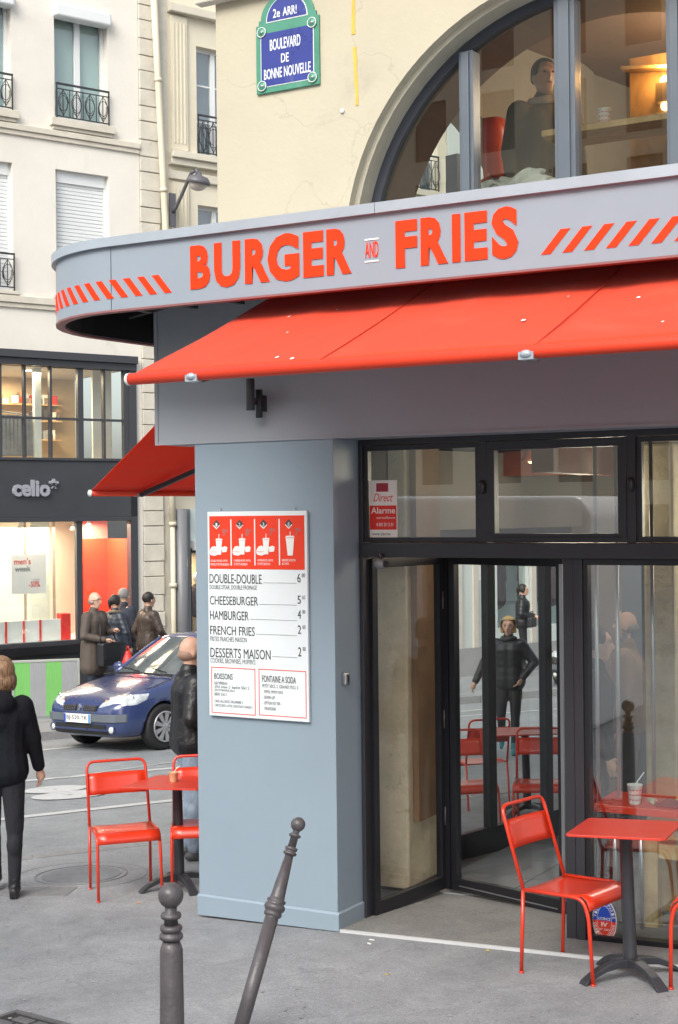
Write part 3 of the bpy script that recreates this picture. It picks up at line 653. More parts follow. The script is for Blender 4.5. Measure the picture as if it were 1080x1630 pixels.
for ch, a, b_, o1, o2 in (('B', 304, 335, 0, 0), ('U', 342, 383, 0, -.008), ('R', 391, 430, 0, 0), ('G', 427, 477, .008, -.008), ('E', 484, 516, 0, 0), ('R', 521, 560, 0, 0),
                  ('F', 631, 665, 0, 0), ('R', 671, 714, 0, 0), ('I', 721, 734, 0, 0), ('E', 741, 777, 0, 0), ('S', 784, 826, .008, -.008)):
    text(cn, ch, PY(a, 430, YC0).x, zb+o2, PY(b_, 400, YC0).x, zt+o1, YC0-.006, M_RED, 'letter', offset=.05)
xa0 = PY(582, 398, YC0).x; xa1 = PY(603, 395, YC0).x
text(cn, 'AND', xa0, PY(582, 411, YC0).z, xa1, PY(582, 386, YC0).z, YC0-.005, M_RED, 'lettering')
for py in (382, 417): z = PY(592, py-1, YC0).z; MB().box(xa0-.003, xa1+.003, YC0-.004, YC0-.001, z-.004, z+.004).build('rule', M_WHITE, cn)
# chevron stripes
def stripe(sb, st, w, z0, z1):
    n = 6; vs = []; 
    for i in range(n+1):
        t = i/n; s_ = sb + (st-sb)*t; z = z0 + (z1-z0)*t
        for q in (0, w): p, nn = path(s_+q); p = p + nn*.004; vs.append((p.x, p.y, z))
    for i in range(n+1):
        t = i/n; s_ = sb + (st-sb)*t; z = z0 + (z1-z0)*t
        for q in (0, w): p, nn = path(s_+q); p = p - nn*.003; vs.append((p.x, p.y, z))
    k = 2*(n+1); fs = [(2*i, 2*i+1, 2*i+3, 2*i+2) for i in range(n)] + [(k+2*i, k+2*i+2, k+2*i+3, k+2*i+1) for i in range(n)]
    for i in range(n): fs += [(2*i, 2*i+2, k+2*i+2, k+2*i), (2*i+1, k+2*i+1, k+2*i+3, 2*i+3)]
    fs += [(0, k, k+1, 1), (2*n, 2*n+1, k+2*n+1, k+2*n)]
    MB().add(vs, fs).build('stripe', M_RED, cn)
zs0 = PY(868, 405, YC0).z; zs1 = PY(900, 364, YC0).z
sb0 = PY(862, 405, YC0).x; st0 = PY(893, 364, YC0).x; wst = PY(877, 403, YC0).x - sb0; stp = PY(896, 402, YC0).x - sb0
for i in range(14): stripe(sb0+i*stp, st0+i*stp, wst, zs0, zs1)
sl0 = PY(263, 467, YC0).x; sl1 = PY(242, 439, YC0).x; w2_ = PY(274, 465, YC0).x - sl0; stl = stp*.93
zs0 = PY(268, 466, YC0).z; zs1 = PY(248, 438, YC0).z
for i in range(19): stripe(sl0-i*stl, sl1-i*stl, w2_, zs0, zs1)

# ================================================================== AWNINGS
def awning(name, label, L, depth, drop, panels, arms, over, rotz, loc, under):
    """local x along the rail (0..L), y outwards negative, wall line at y=0,z=0"""
    a = thing(name, label, 'awning', loc, rotz)
    n = 14; NX = int(L*16)
    vs = []; 
    for j in range(n+1):
        t = j/n
        for i in range(NX+1):
            x = L*i/NX; z = -drop*t - .012*math.sin(math.pi*t) + (.004*math.sin(x*5.2) + .0035*math.sin(x*13+3*t) + .002*math.sin(x*31+9*t))*math.sin(math.pi*t)**.5 - .004*abs(math.cos(math.pi*x/(L/panels)))*math.sin(math.pi*t)
            vs.append((x, -depth*t, z))
    fs = [(j*(NX+1)+i, (j+1)*(NX+1)+i, (j+1)*(NX+1)+i+1, j*(NX+1)+i+1) for j in range(n) for i in range(NX)]
    c = MB().add(vs, fs, True).build('canvas', M_AWN, a); c.modifiers.new('t', 'SOLIDIFY').thickness = .003
    for k in range(1, panels):
        x = L*k/panels
        MB().tube([(x, -depth*j/n, -drop*j/n - .012*math.sin(math.pi*j/n)+.002) for j in range(n+1)], .0035, 6).build('seam', mat('seam_red', (.55, .04, .015), .8), a)
    MB().tube([(0, -depth-.01, -drop-.018), (L, -depth-.01, -drop-.018)], .03, 14).build('front_rail', M_AWND, a)
    MB().lathe([(.005, -.012), (.031, -.006), (.032, .01)], 14, (-.004, -depth-.01, -drop-.018), (1, 0, 0)).build('end_cap', M_WHITE, a)
    for x, dx in arms:
        MB().box(x-.035, x+.035, -depth-.04, -depth+.03, -drop-.052, -drop-.018).ball((x, -depth-.035, -drop-.028), .024, (1.2, .8, .8)).build('rail_clamp', M_CAP, a)
        m_ = (x+dx*.55, -depth*.45, -drop*.62)
        ar = MB().bar((x+.01, -depth+.02, -drop-.035), m_, .06, .04).bar(m_, (x+dx*.15, -.02, -drop*.25-.06), .06, .045).ball(m_, .04)
        ar.build('folding_arm', M_DARK, a)
    MB().tube([(0, -.02, -.02), (L, -.02, -.02)], .05, 12).build('roller', M_DARK, a)
    return a
fa = awning('front_awning', 'wide bright red canvas awning sloping out under the lettered marquee', 7.6, 1.43, .60, 7, [(.40, .9), (2.16, -.9), (4.6, .9)], 0, 0, (-.215, -.30, 3.865), False)
random.seed(11)
M_SPOT = mat('dropping_white', (.75, .72, .68), .8, var=0)
for i in range(15):
    x = random.uniform(.1, 4.2); t_ = random.uniform(.3, .97); y = -1.43*t_; z = -.60*t_ - .012*math.sin(math.pi*t_) + .007; r_ = random.uniform(.005, .013)
    n_ = 8; MB().add([(x + r_*math.cos(2*math.pi*k/n_)*random.uniform(.6, 1.3), y + 1.3*r_*math.sin(2*math.pi*k/n_)*random.uniform(.6, 1.3), z + .55*r_*math.sin(2*math.pi*k/n_)) for k in range(n_)], [tuple(range(n_))]).build('bird_spot', M_SPOT, fa)
sideang = math.atan2(E1.y, E1.x)
# side awning: rail runs away along the side street
pb = None
d = ray(145, 782); zz = 2.78; t = (zz-CAMP.z)/d.z; tip = CAMP + d*t
sdir = Vector((.309, .951, 0)).normalized(); outd = Vector((-sdir.y, sdir.x, 0))
dp = 1.75; SDR = .98
aw2 = awning('side_awning', 'red canvas awning seen from below on the side street facade', 4.5, dp, SDR, 4, [(.55, .9), (2.6, .9)], 0, math.atan2(sdir.y, sdir.x)+math.pi, (0, 0, 0), True)
# mirrored orientation: local -y must point to the street side; local x then runs towards the corner
wl = tip - outd*dp
aw2.location = (wl.x + sdir.x*4.5, wl.y + sdir.y*4.5, zz+SDR)
for ch in [k for k in bpy.data.objects if k.parent == aw2]: ch.data.transform(Matrix.Translation((4.5, 0, 0)) @ Matrix.Scale(-1, 4, (1, 0, 0))); ch.data.flip_normals()

# ================================================================== WALL FITTINGS
lp = PY(399, 628, -.14)
wlp = thing('wall_lamp', 'dark cylindrical up and down wall light on the grey fascia', 'wall lamp', (lp.x, 0, lp.z))
MB().lathe([(.001, -.098), (.027, -.098), (.027, .098), (.001, .098)], 20, (0, -.14, 0)).build('lamp_body', M_DARK, wlp, bevel=.002)
MB().lathe([(.001, -.095), (.022, -.095), (.022, .08), (.001, .08)], 18, (.012, -.06, -.045)).box(-.01, .035, -.045, -.004, -.10, .0).build('mounting_tube', M_DARK, wlp)
MB().box(-.008, .012, -.12, -.06, -.06, -.02).build('arm', M_DARK, wlp)
cbx = thing('key_box', 'small rounded grey metal knob box on the side of the column', 'switch box', (.0, .1, PY(543, 1080, .1).z))
MB().box(.001, .035, -.025, .03, -.04, .04).build('housing', M_STEEL, cbx, bevel=.012, seg=4)
MB().box(.0352, .039, -.006, .01, -.02, .02).build('slot', M_DARK, cbx)
for (x0, y0, x1, y1, nme) in ((563, 0, 563, 55, 'upper short yellow tape strip on the render above the canopy'), (565, 75, 569, 168, 'lower long yellow tape strip on the render above the canopy')):
    a = PY(x0, y0 - (60 if y0 == 0 else 0), 0); b = PY(x1, y1, 0)
    m_ = MB(); n = 8; vs = []
    for i in range(n+1):
        p = a.lerp(b, i/n); w = .011 + random.uniform(-.002, .002); dx = random.uniform(-.002, .002)
        vs += [(p.x-w+dx, -.003, p.z), (p.x+w+dx, -.003, p.z), (p.x-w+dx, .001, p.z), (p.x+w+dx, .001, p.z)]
    for i in range(n): k = 4*i; m_.add([vs[j] for j in range(k, k+8)], [(0, 1, 5, 4), (0, 4, 6, 2), (1, 3, 7, 5)])
    o = m_.build('tape_strip', mat('yellow_tape', (.62, .42, .06), .6, var=.2, vs=8)); tag(o, nme, 'tape')
sc = PY(546, 177, 0); o = MB().lathe([(.001, 0), (.013, 0), (.013, .012), (.005, .014), (.001, .010)], 14, (sc.x, 0, sc.z), (0, -1, 0)).build('wall_fixing', M_WHITE); tag(o, 'small round white fixing plug in the yellow wall', 'wall plug')
cm = PY(604, 898, .25)
ca_ = thing('door_sensor', 'small grey security camera hanging below the transom at the door jamb', 'camera', (cm.x, .27, cm.z))
MB().ball((0, 0, 0), .038, (1.25, 1, .85)).build('housing', mat('camera_grey', (.2, .2, .22), .4), ca_); MB().lathe([(.012, 0), (.014, .05)], 10, (0, 0, .02)).build('stalk', M_DARK, ca_); MB().lathe([(.02, 0), (.018, .02)], 12, (.035, -.01, 0), (1, -.2, 0)).build('lens', M_RUB, ca_)

# street name plate
sg = thing('street_sign', 'blue enamel street name plate with green border reading Boulevard de Bonne Nouvelle', 'street sign', (-.508, 0, 5.177))
W, H = .452, .425
M_EGRN = mat('enamel_green', (.07, .25, .17), .3, var=.12, vs=6, dirt=((.2, .32, .26), 5, .6)); M_EBLU = mat('enamel_blue', (.035, .05, .24), .28, var=.15, vs=5, dirt=((.1, .12, .32), 6, .58)); M_EWH = mat('enamel_white', (.75, .78, .76), .35, var=.05)
topc = [(W*.5 - .19*math.cos(math.pi*i/20), H+.03 + .155*math.sin(math.pi*i/20)) for i in range(21)]
MB().prism([(0, 0), (W, 0), (W, H), (W-.02, H), (W-.02, H+.03)] + topc[::-1] + [(.02, H+.03), (.02, H), (0, H)], -.018, 0).build('plate', M_EGRN, sg, bevel=.002)
MB().prism([(.035, .035), (W-.035, .035), (W-.035, H-.06), (.035, H-.06)], -.0205, -.0182).build('white_line', M_EWH, sg)
MB().prism([(.040, .040), (W-.040, .040), (W-.040, H-.056), (.040, H-.056)], -.0225, -.0207).build('name_field', M_EBLU, sg)
t2_ = [(W*.5 - .145*math.cos(math.pi*i/16), H+.012 + .145*math.sin(math.pi*i/16)) for i in range(17)]
MB().prism([(W*.5-.149, H+.008), (W*.5+.149, H+.008)] + [(W*.5 + .149*math.cos(math.pi*i/16), H+.012 + .149*math.sin(math.pi*i/16)) for i in range(17)], -.0205, -.0182).build('white_line', M_EWH, sg)
MB().prism([(W*.5-.143, H+.014), (W*.5+.143, H+.014)] + [(W*.5 + .143*math.cos(math.pi*i/16), H+.014 + .143*math.sin(math.pi*i/16)) for i in range(1, 16)], -.0225, -.0207).build('crest_field', M_EBLU, sg)
for x, z in ((.045, .045), (W-.045, .045), (.045, H-.045), (W-.045, H-.045)):
    MB().lathe([(.001, .004), (.033, .004), (.033, 0)], 20, (x, -.0227, z), (0, -1, 0)).build('rosette', M_EGRN, sg)
    MB().tube([(x+.030*math.cos(a), -.027, z+.030*math.sin(a)) for a in [i*math.pi/10 for i in range(21)]], .0028, 6).build('rosette_ring', M_EWH, sg)
    MB().lathe([(.001, .005), (.009, .004), (.01, 0)], 10, (x, -.0268, z), (0, -1, 0)).build('screw', M_STEEL, sg)
text(sg, 'BOULEVARD', .105, .255, .325, .325, -.0245, M_EWH, thick=.0015, offset=.012)
text(sg, 'DE', .185, .170, .24, .225, -.0245, M_EWH, thick=.0015, offset=.012)
text(sg, 'BONNE', .06, .08, .19, .145, -.0245, M_EWH, thick=.0015, offset=.012); text(sg, 'NOUVELLE', .205, .08, .395, .145, -.0245, M_EWH, thick=.0015, offset=.012)
text(sg, '2e', .13, H+.03, .18, H+.085, -.0245, M_EWH, thick=.0015, offset=.01); text(sg, 'ARR!', .2, H+.03, .30, H+.085, -.0245, M_EWH, thick=.0015, offset=.01)

# menu board ------------------------------------------------------
MW, MHt = .735, 1.30
mn = thing('menu_board', 'white menu board with red header pictures and prices hung on the grey column', 'menu board', (-.907, 0, 1.27))
MB().box(0, MW, -.028, -.006, 0, MHt).build('board', mat('menu_white', (.66, .71, .73), .35, var=.02), mn, bevel=.003)
for x in (.09, .64): MB().tube([(x, -.02, MHt-.01), (x, -.018, MHt+.012), (x+.006, -.004, MHt+.02)], .003, 6).build('hook', M_STEEL, mn)
def mp(cx, cy):
    x = (cx-110)/690*MW; t = (cx-110)/690; top = 60-2*t; bot = 1455+57*t; return x, MHt*(1-(cy-top)/(bot-top))
def mtext(s, cx0, cy1, cx1, cy0, m=M_INK, off=0):
    x0, z0 = mp(cx0, cy0); x1, _ = mp(cx1, cy0); _, z1 = mp(cx0, cy1); text(mn, s, x0, z0, x1, z1, -.0305, m, thick=.001, offset=off)
def mbox(cx0, cy0, cx1, cy1, m, name, y=-.030, y1=-.0285):
    x0, z1 = mp(cx0, cy0); x1, _ = mp(cx1, cy0); _, z0 = mp(cx0, cy1); return MB().box(x0, x1, y, y1, z0, z1).build(name, m, mn)
M_MRED = mat('menu_red', (.70, .04, .012), .4, var=.03); M_MWH = mat('menu_print_white', (.72, .72, .7), .4, var=0); M_MGR = mat('menu_print_grey', (.16, .17, .18), .5, var=0)
mbox(125, 90, 783, 450, M_MRED, 'header_panel')
for cx in (280, 446, 615): mbox(cx-4, 112, cx+4, 430, M_MWH, 'divider', -.0315, -.0302)
for k, (cx, pr, nm) in enumerate(((178, '9', '1'), (342, '8', '2'), (508, '7', '3'), (680, '7', '0'))):
    x, z = mp(cx, 148); 
    MB().prism([(x-.027, z+.004), (x, z+.03), (x+.027, z+.004), (x, z-.027)], -.0315, -.0302).build('badge', M_INK, mn)
    MB().prism([(x-.027, z-.004), (x, z-.03), (x+.027, z-.004), (x+.022, z-.002), (x, z-.021), (x-.022, z-.002)], -.0330, -.0318).build('badge_chevron', M_MWH, mn)
    text(mn, nm, x-.006, z-.012, x+.006, z+.010, -.0335, M_MWH, thick=.001)
    mtext(pr, cx+40, 178, cx+62, 228, M_MGR); mtext('50', cx+64, 180, cx+80, 200, M_MGR)
    x, z = mp(cx+12, 300); 
    s_ = 1.0
    if k < 3:
        cup = [(x-.018, z+.04), (x+.028, z+.04), (x+.02, z-.05), (x-.011, z-.05)]
        MB().prism([(x-.065, z-.02), (x-.05, z), (x-.03, z+.004), (x-.008, z-.005), (x, z-.03), (x-.004, z-.05), (x-.03, z-.058), (x-.06, z-.053), (x-.068, z-.04)], -.0325, -.0302).build('burger_print', M_MWH, mn)
        MB().prism([(x+.02, z-.005), (x+.05, z+.004), (x+.068, z-.004), (x+.062, z-.032), (x+.03, z-.036)], -.0322, -.0302).build('fries_print', M_MWH, mn)
        MB().prism(cup, -.0335, -.0302).build('cup_print', M_MWH, mn); MB().prism([(x-.022, z+.042), (x+.032, z+.042), (x+.026, z+.052), (x-.016, z+.052)], -.0335, -.0302).bar((x+.004, -.032, z+.05), (x+.006, -.032, z+.08), .004).build('cup_lid_print', M_MWH, mn)
        MB().box(x-.06, x-.005, -.0334, -.0326, z-.035, z-.031).build('burger_line', mat('print_pink', (.6, .3, .25), .5), mn)
    else:
        MB().prism([(x-.035, z+.05), (x+.025, z+.05), (x+.014, z-.058), (x-.022, z-.058)], -.0325, -.0302).build('cup_print', M_MWH, mn)
        MB().prism([(x-.038, z+.053), (x+.028, z+.053), (x+.022, z+.064), (x-.032, z+.064)], -.0325, -.0302).bar((x-.004, -.032, z+.06), (x-.002, -.032, z+.09), .004).build('cup_lid_print', M_MWH, mn)
caps = (('DOUBLE BURGER, FRITES', 'FRITES ET PETITE BOISSON'), ('CHEESEBURGER, FRITES', 'ET PETITE BOISSON'), ('HAMBURGER, FRITES', 'ET PETITE BOISSON'), ('GRANDE BOISSON', 'AU CHOIX'))
for (a, b_), cx, w in zip(caps, (133, 298, 463, 630), (120, 118, 108, 92)):
    mtext(a, cx, 388, cx+w, 404, M_MWH); mtext(b_, cx, 412, cx+(w+10 if cx == 133 else w*.8 if cx < 600 else 48), 428, M_MWH)
for s, x1, y0, y1, sub, sx, sy0, sy1, pr, ct_ in (('DOUBLE-DOUBLE', 490, 485, 548, 'DOUBLE STEAK, DOUBLE FROMAGE', 456, 560, 593, '6', '80'), ('CHEESEBURGER', 463, 636, 695, None, 0, 0, 0, '5', '60'),
        ('HAMBURGER', 397, 736, 797, None, 0, 0, 0, '4', '80'), ('FRENCH FRIES', 438, 840, 900, 'FRITES FRAICHES MAISON', 382, 913, 945, '2', '60'), ('DESSERTS MAISON', 546, 990, 1055, "COOKIES, BROWNIES, MUFFIN'S", 440, 1060, 1098, '2', '80')):
    mtext(s, 123, y0, x1, y1, M_INK, 0)
    if sub: mtext(sub, 123, sy0, sx, sy1, M_MGR)
    mtext(pr, 733, y0+4, 755, y1+2, M_INK, 0); mtext(ct_, 764, y0+3, 784, y0+30, M_MGR)
    x0, z0 = mp(x1+10, y1+3); xe, _ = mp(726, y1+3); MB().box(x0, xe, -.0298, -.0285, z0, z0+.0022).build('leader_line', M_MGR, mn)
for a, b_, c, d_ in ((128, 1122, 438, 1436), (462, 1140, 785, 1458)):
    x0, z1 = mp(a, b_); x1, _ = mp(c, b_); _, z0 = mp(a, d_); w = .0045
    MB().box(x0, x1, -.030, -.0285, z0, z0+w).box(x0, x1, -.030, -.0285, z1-w, z1).box(x0, x0+w, -.030, -.0285, z0+w, z1-w).box(x1-w, x1, -.030, -.0285, z0+w, z1-w).build('box_outline', M_LRED, mn)
mtext('BOISSONS', 150, 1165, 280, 1205, M_INK, .003); mtext('FONTAINE A SODA', 486, 1185, 716, 1230, M_INK, .003)
for s, a, b_, y0 in (('EAU MINERALE', 150, 242, 1222), ('25cl evian 2  badoit 50cl 2', 150, 395, 1246), ("JUS D'ORANGE 25cl 2", 150, 296, 1272), ('BIERE 33cl 3', 150, 235, 1298), ('CAFE, ALLONGE, DECAFEINE 2', 150, 350, 1347), ('CAPUCCINO, LATTE, CHOCOLAT CHAUD 3', 150, 416, 1376)): mtext(s, a, y0, b_, y0+20, M_MGR)
for s, a, b_, y0 in (('PETIT 50CL 2  GRAND 75CL 3', 486, 730, 1245), ('- PEPSI, PEPSI MAX', 490, 628, 1286), ('- SEVEN UP', 490, 572, 1324), ('- LIPTON ICE TEA', 490, 610, 1362), ('- ORANGINA', 490, 580, 1400)): mtext(s, a, y0, b_, y0+22, M_MGR)

# alarm sticker on the first transom pane
sk0 = PY(588, 856, YF); sk1 = PY(632, 764, YF+.01)
al = thing('alarm_sticker', 'white and red alarm sticker on the upper left shopfront pane', 'sticker', (max(sk0.x, .064), YF+.008, sk0.z)); sw_, sh_ = sk1.x-sk0.x, sk1.z-sk0.z
MB().box(0, sw_, -.002, 0, 0, sh_).build('backing', M_PAPER, al)
MB().box(0, sw_*.97, -.0035, -.0022, sh_*.14, sh_*.56).build('red_field', M_LRED, al); MB().box(sw_*.25, sw_*.68, -.0035, -.0022, sh_*.8, sh_*.95).build('logo', mat('logo_maroon', (.35, .03, .05), .5), al)
text(al, 'Direct', sw_*.14, sh_*.63, sw_*.85, sh_*.77, -.0035, M_LRED, shear=.4, thick=.001); text(al, 'Alarme', sw_*.06, sh_*.42, sw_*.93, sh_*.53, -.0050, M_PAPER, thick=.001, offset=.01)
text(al, 'surveillance', sw_*.25, sh_*.33, sw_*.93, sh_*.37, -.0050, M_PAPER, thick=.001); text(al, '0 800 20 12 01', sw_*.25, sh_*.2, sw_*.85, sh_*.26, -.0050, M_PAPER, thick=.001)
text(al, 'www.alarme', sw_*.08, sh_*.04, sw_*.75, sh_*.10, -.0035, M_MGR, thick=.001)
# licence oval
lc = PY(962, 1466, YF-.0); Lw, Lh = .073, .122
li = thing('licence_sticker', 'oval blue and red Ville de Paris licence sticker low on the shop window', 'sticker', (lc.x, YF+.008, lc.z))
ell = lambda rx, rz, a0=0, a1=360, n=36, ox=0, oz=0: [(ox+rx*math.cos(R(a0+(a1-a0)*i/n)), oz+rz*math.sin(R(a0+(a1-a0)*i/n))) for i in range(n+1)][:(n if a1-a0 == 360 else n+1)]
M_SBL = mat('sticker_blue', (.01, .06, .42), .4, var=0); M_SRD = mat('sticker_red', (.72, .05, .02), .4, var=0)
MB().prism(ell(Lw, Lh), -.002, 0).build('backing', M_PAPER, li)
MB().prism(ell(Lw*.93, Lh*.95, 0, 180), -.0035, -.0022).build('blue_half', M_SBL, li); MB().prism(ell(Lw*.93, Lh*.95, 180, 360), -.0035, -.0022).build('red_half', M_SRD, li)
m_ = MB(); A = ell(Lw*.60, Lh*.72); B = ell(Lw*.575, Lh*.695); n = 36
m_.add([(x, -.0045, z) for x, z in A] + [(x, -.0045, z) for x, z in B], [(j, (j+1) % n, n+(j+1) % n, n+j) for j in range(n)]); m_.build('inner_ring', M_PAPER, li)
text(li, 'LICENCE', -Lw*.5, -.0+.004, Lw*.5, Lh*.16, -.0045, M_PAPER, thick=.001, offset=.01); text(li, 'IV', -Lw*.25, -Lh*.28, Lw*.25, -Lh*.08, -.0045, M_PAPER, thick=.001, offset=.02); text(li, 'N° 1083', -Lw*.4, -Lh*.46, Lw*.4, -Lh*.36, -.0045, M_PAPER, thick=.001)
def around(s, a0, a1, flip):
    for i, ch in enumerate(s):
        if ch == ' ': continue
        a = R(a0 + (a1-a0)*(i+.5)/len(s)); cx, cz = Lw*.77*math.cos(a), Lh*.835*math.sin(a)
        tx, tz = -Lw*math.sin(a), Lh*math.cos(a); l = math.hypot(tx, tz); tx, tz = tx/l, tz/l
        if not flip: tx, tz = -tx, -tz
        nx, nz = -tz, tx; h = .0085; w = .0062
        text(li, ch, -w, -h, w, h, 0, M_PAPER, fn=lambda p, _: (cx + tx*p[0] + nx*p[1], -.0048, cz + tz*p[0] + nz*p[1]), offset=.01)
around('VILLE de PARIS', 172, 8, False); around('DEBIT de BOISSONS', 188, 352, True)

# ================================================================== FURNITURE
def bez(pts, r, n=5):
    """polyline with rounded corners"""
    P = [Vector(p) for p in pts]; out = [P[0]]
    for i in range(1, len(P)-1):
        a = (P[i-1]-P[i]); b = (P[i+1]-P[i]); ra = min(r, a.length*.49); rb = min(r, b.length*.49); A = P[i] + a.normalized()*ra; B = P[i] + b.normalized()*rb
        for k in range(n+1): t = k/n; out.append(A*(1-t)**2 + P[i]*2*t*(1-t) + B*t*t)
    return out + [P[-1]]
def make_chair():
    c = thing('bistro_chair', '', 'chair', (0, 0, 0)); tr = .0105; w = .215
    top = .885; by = .115
    bf = bez([(-w, -.01, .45), (-w+.004, by, top), (w-.004, by, top), (w, -.01, .45)], .06); MB().tube(bf, tr, 10).build('back_frame', M_CHAIR, c)
    for s in (-1, 1):
        MB().tube([(s*w, .02, .0), (s*w, -.01, .45)], tr, 10).lathe([(.013, 0), (.013, .012)], 8, (s*w, .02, -.001)).build('leg', M_CHAIR, c)
    for s in (-1, 1):
        MB().tube(bez([(s*w, -.005, .448), (s*w, -.37, .445), (s*w, -.405, .36), (s*(w+.004), -.42, 0)], .06), tr, 10).lathe([(.013, 0), (.013, .012)], 8, (s*(w+.004), -.42, -.001)).build('leg', M_CHAIR, c)
    vs = []; pr = [(-.012, .452), (-.06, .448), (-.16, .444), (-.25, .446), (-.33, .452), (-.37, .448), (-.395, .430), (-.407, .405), (-.413, .375)]; nx = 6
    for y, z in pr:
        for i in range(nx+1): x = -w + 2*w*i/nx; vs.append((x, y, z + (.006 if y < -.34 else 0) - (.006*(1-(x/w)**2) if y > -.34 else 0)))
    fs = [(j*(nx+1)+i, j*(nx+1)+i+1, (j+1)*(nx+1)+i+1, (j+1)*(nx+1)+i) for j in range(len(pr)-1) for i in range(nx)]
    o = MB().add(vs, fs, True).build('seat', M_CHAIR, c); md = o.modifiers.new('t', 'SOLIDIFY'); md.thickness = .003
    vs = []
    for j in range(5):
        z = .655 + (.805-.655)*j/4
        for i in range(nx+1):
            x = -w + 2*w*i/nx; y = -.01 + (by+.01)*(z-.45)/(top-.45) + .018*(1-(x/w)**2); vs.append((x*.995, y, z))
    fs = [(j*(nx+1)+i, j*(nx+1)+i+1, (j+1)*(nx+1)+i+1, (j+1)*(nx+1)+i) for j in range(4) for i in range(nx)]
    o = MB().add(vs, fs, True).build('backrest', M_CHAIR, c); o.modifiers.new('t', 'SOLIDIFY').thickness = .003
    return c
chair0 = make_chair(); first = [True]
def set_pose(o, p, a, dz=0):
    o.location = (p[0], p[1], gz(p[0], p[1])+dz); o.rotation_mode = 'QUATERNION'; o.rotation_quaternion = Vector((0, 0, 1)).rotation_difference(GN) @ Matrix.Rotation(a, 3, 'Z').to_quaternion()
def chair(p, a, label, group=None, dz=.0, sc=1):
    c = chair0 if first[0] else copy_tree(chair0); first[0] = False
    set_pose(c, p, a, dz); c['label'] = label; c['group'] = 'red metal terrace chairs'; c.scale = (sc, sc, sc); return c
def chair_px(rl, rr_, label, turn=0):
    A = G(*rl); B = G(*rr_); return chair((A+B)/2, math.atan2(B.y-A.y, B.x-A.x)+turn, label)
chair_px((146, 1416), (240, 1408), 'red metal chair seen whole between the woman in black and the left table', R(3))
chair_px((824, 1541), (913, 1529), 'red metal chair in front of the shop door beside the right table', R(31))
A = G(283, 1404); B = G(276, 1441); fw = (B-A); fw.z = 0; fw.normalize(); wv = Vector((-fw.y, fw.x, 0)); chair((A.x+wv.x*.2, A.y+wv.y*.2), math.atan2(wv.y, wv.x), 'red metal chair on the right of the left table, cut off by the grey column')
p = G(1069, 1573); aa = R(278); fw = Vector((math.sin(aa), -math.cos(aa), 0)); wv = Vector((math.cos(aa), math.sin(aa), 0)); p = p - fw*.42 - wv*.2; chair((p.x, p.y), aa, 'red metal chair at the right edge, only its leg and seat corner showing')
def table(p, a, label, size=.6, h=.745):
    t = thing('bistro_table', label, 'table', (0, 0, 0), group='red square terrace tables'); set_pose(t, p, a)
    q = size/2; MB().prismz([(-q+.02, -q), (q-.02, -q), (q, -q+.02), (q, q-.02), (q-.02, q), (-q+.02, q), (-q, q-.02), (-q, -q+.02)], h-.012, h).build('tabletop', mat('table_red', (.56, .038, .02), .35, var=.05, vs=6, dirt=((.55, .09, .07), 5, .6)), t, bevel=.002)
    MB().box(-.12, .12, -.12, .12, h-.03, h-.0125).lathe([(.045, .06), (.036, .12), (.034, h-.05), (.05, h-.03)], 4 if False else 20).build('pedestal', M_DARK, t)
    for k in range(4):
        an = k*math.pi/2 + math.pi/4; d = Vector((math.cos(an), math.sin(an), 0)); s = Vector((-d.y, d.x, 0)); vs = []
        prof = [(0.02, .105, .045, .032), (.08, .105, .04, .03), (.16, .088, .034, .028), (.23, .058, .03, .028), (.285, .020, .028, .034), (.30, .0, .0, .034)]
        for r_, zt_, th, wd in prof:
            for sgn, zz_ in ((-1, zt_), (1, zt_), (1, max(0, zt_-th)), (-1, max(0, zt_-th))): q_ = d*r_ + s*sgn*wd; vs.append((q_.x, q_.y, zz_))
        fs = [(4*i+j, 4*i+4+j, 4*i+4+(j+1) % 4, 4*i+(j+1) % 4) for i in range(5) for j in range(4)] + [(0, 1, 2, 3), (23, 22, 21, 20)]
        MB().add(vs, fs).build('foot', M_DARK, t, bevel=.005)
    return t
tl = G(283, 1413); tlp = (tl.x+.02, tl.y); table(tlp, R(10), 'red square table on the left, carrying a small beige cup')
trr = G(1008, 1552); trp = (trr.x, trr.y); table((1.915, -.265), R(5), 'red square table at the right by the shop window, bare top', .52, .785)
def cup(loc, label, m, r=.032, h=.085, straw=True, printed=False, top=True, nm='paper_cup'):
    c = thing(nm, label, 'cup', loc)
    MB().lathe([(.001, 0), (r*.74, 0), (r*.76, .004), (r*.98, h-.006), (r*1.03, h-.004), (r*1.03, h), (r*.95, h), (r*.9, h-.012), (.001, h-.014)], 24).build('cup_body', m, c)
    if straw: MB().tube([(0, .002, h-.02), (r*.35, .01, h+.02), (r*1.1, .03, h*1.62)], .0035, 8).build('straw', M_WHITE, c)
    if printed:
        for z in (.25, .5, .75):
            rad = r*(.76+.22*z)+.0012
            for k in range(9):
                a0 = -2.2 + k*.5 + (z*1.3 % .3)
                vs = []
                for i in range(4): a = a0+.34*i/3; vs += [(rad*math.cos(a), rad*math.sin(a), h*z-.003), (rad*math.cos(a), rad*math.sin(a), h*z+.003)]
                MB().add(vs, [(2*i, 2*i+2, 2*i+3, 2*i+1) for i in range(3)]).build('print_band', mat('print_red', (.6, .12, .12), .5, var=0), c)
    return c
def on_table(p, dx, dy, h=.746): x, y = p[0]+dx, p[1]+dy; return (x, y, gz(p[0], p[1]) + h + GX*dx + GY*dy)
cup(on_table(tlp, -.045, .0), 'small beige paper cup with a straw on the left table', mat('beige_cup', (.62, .36, .2), .5, var=.04), .034, .07)

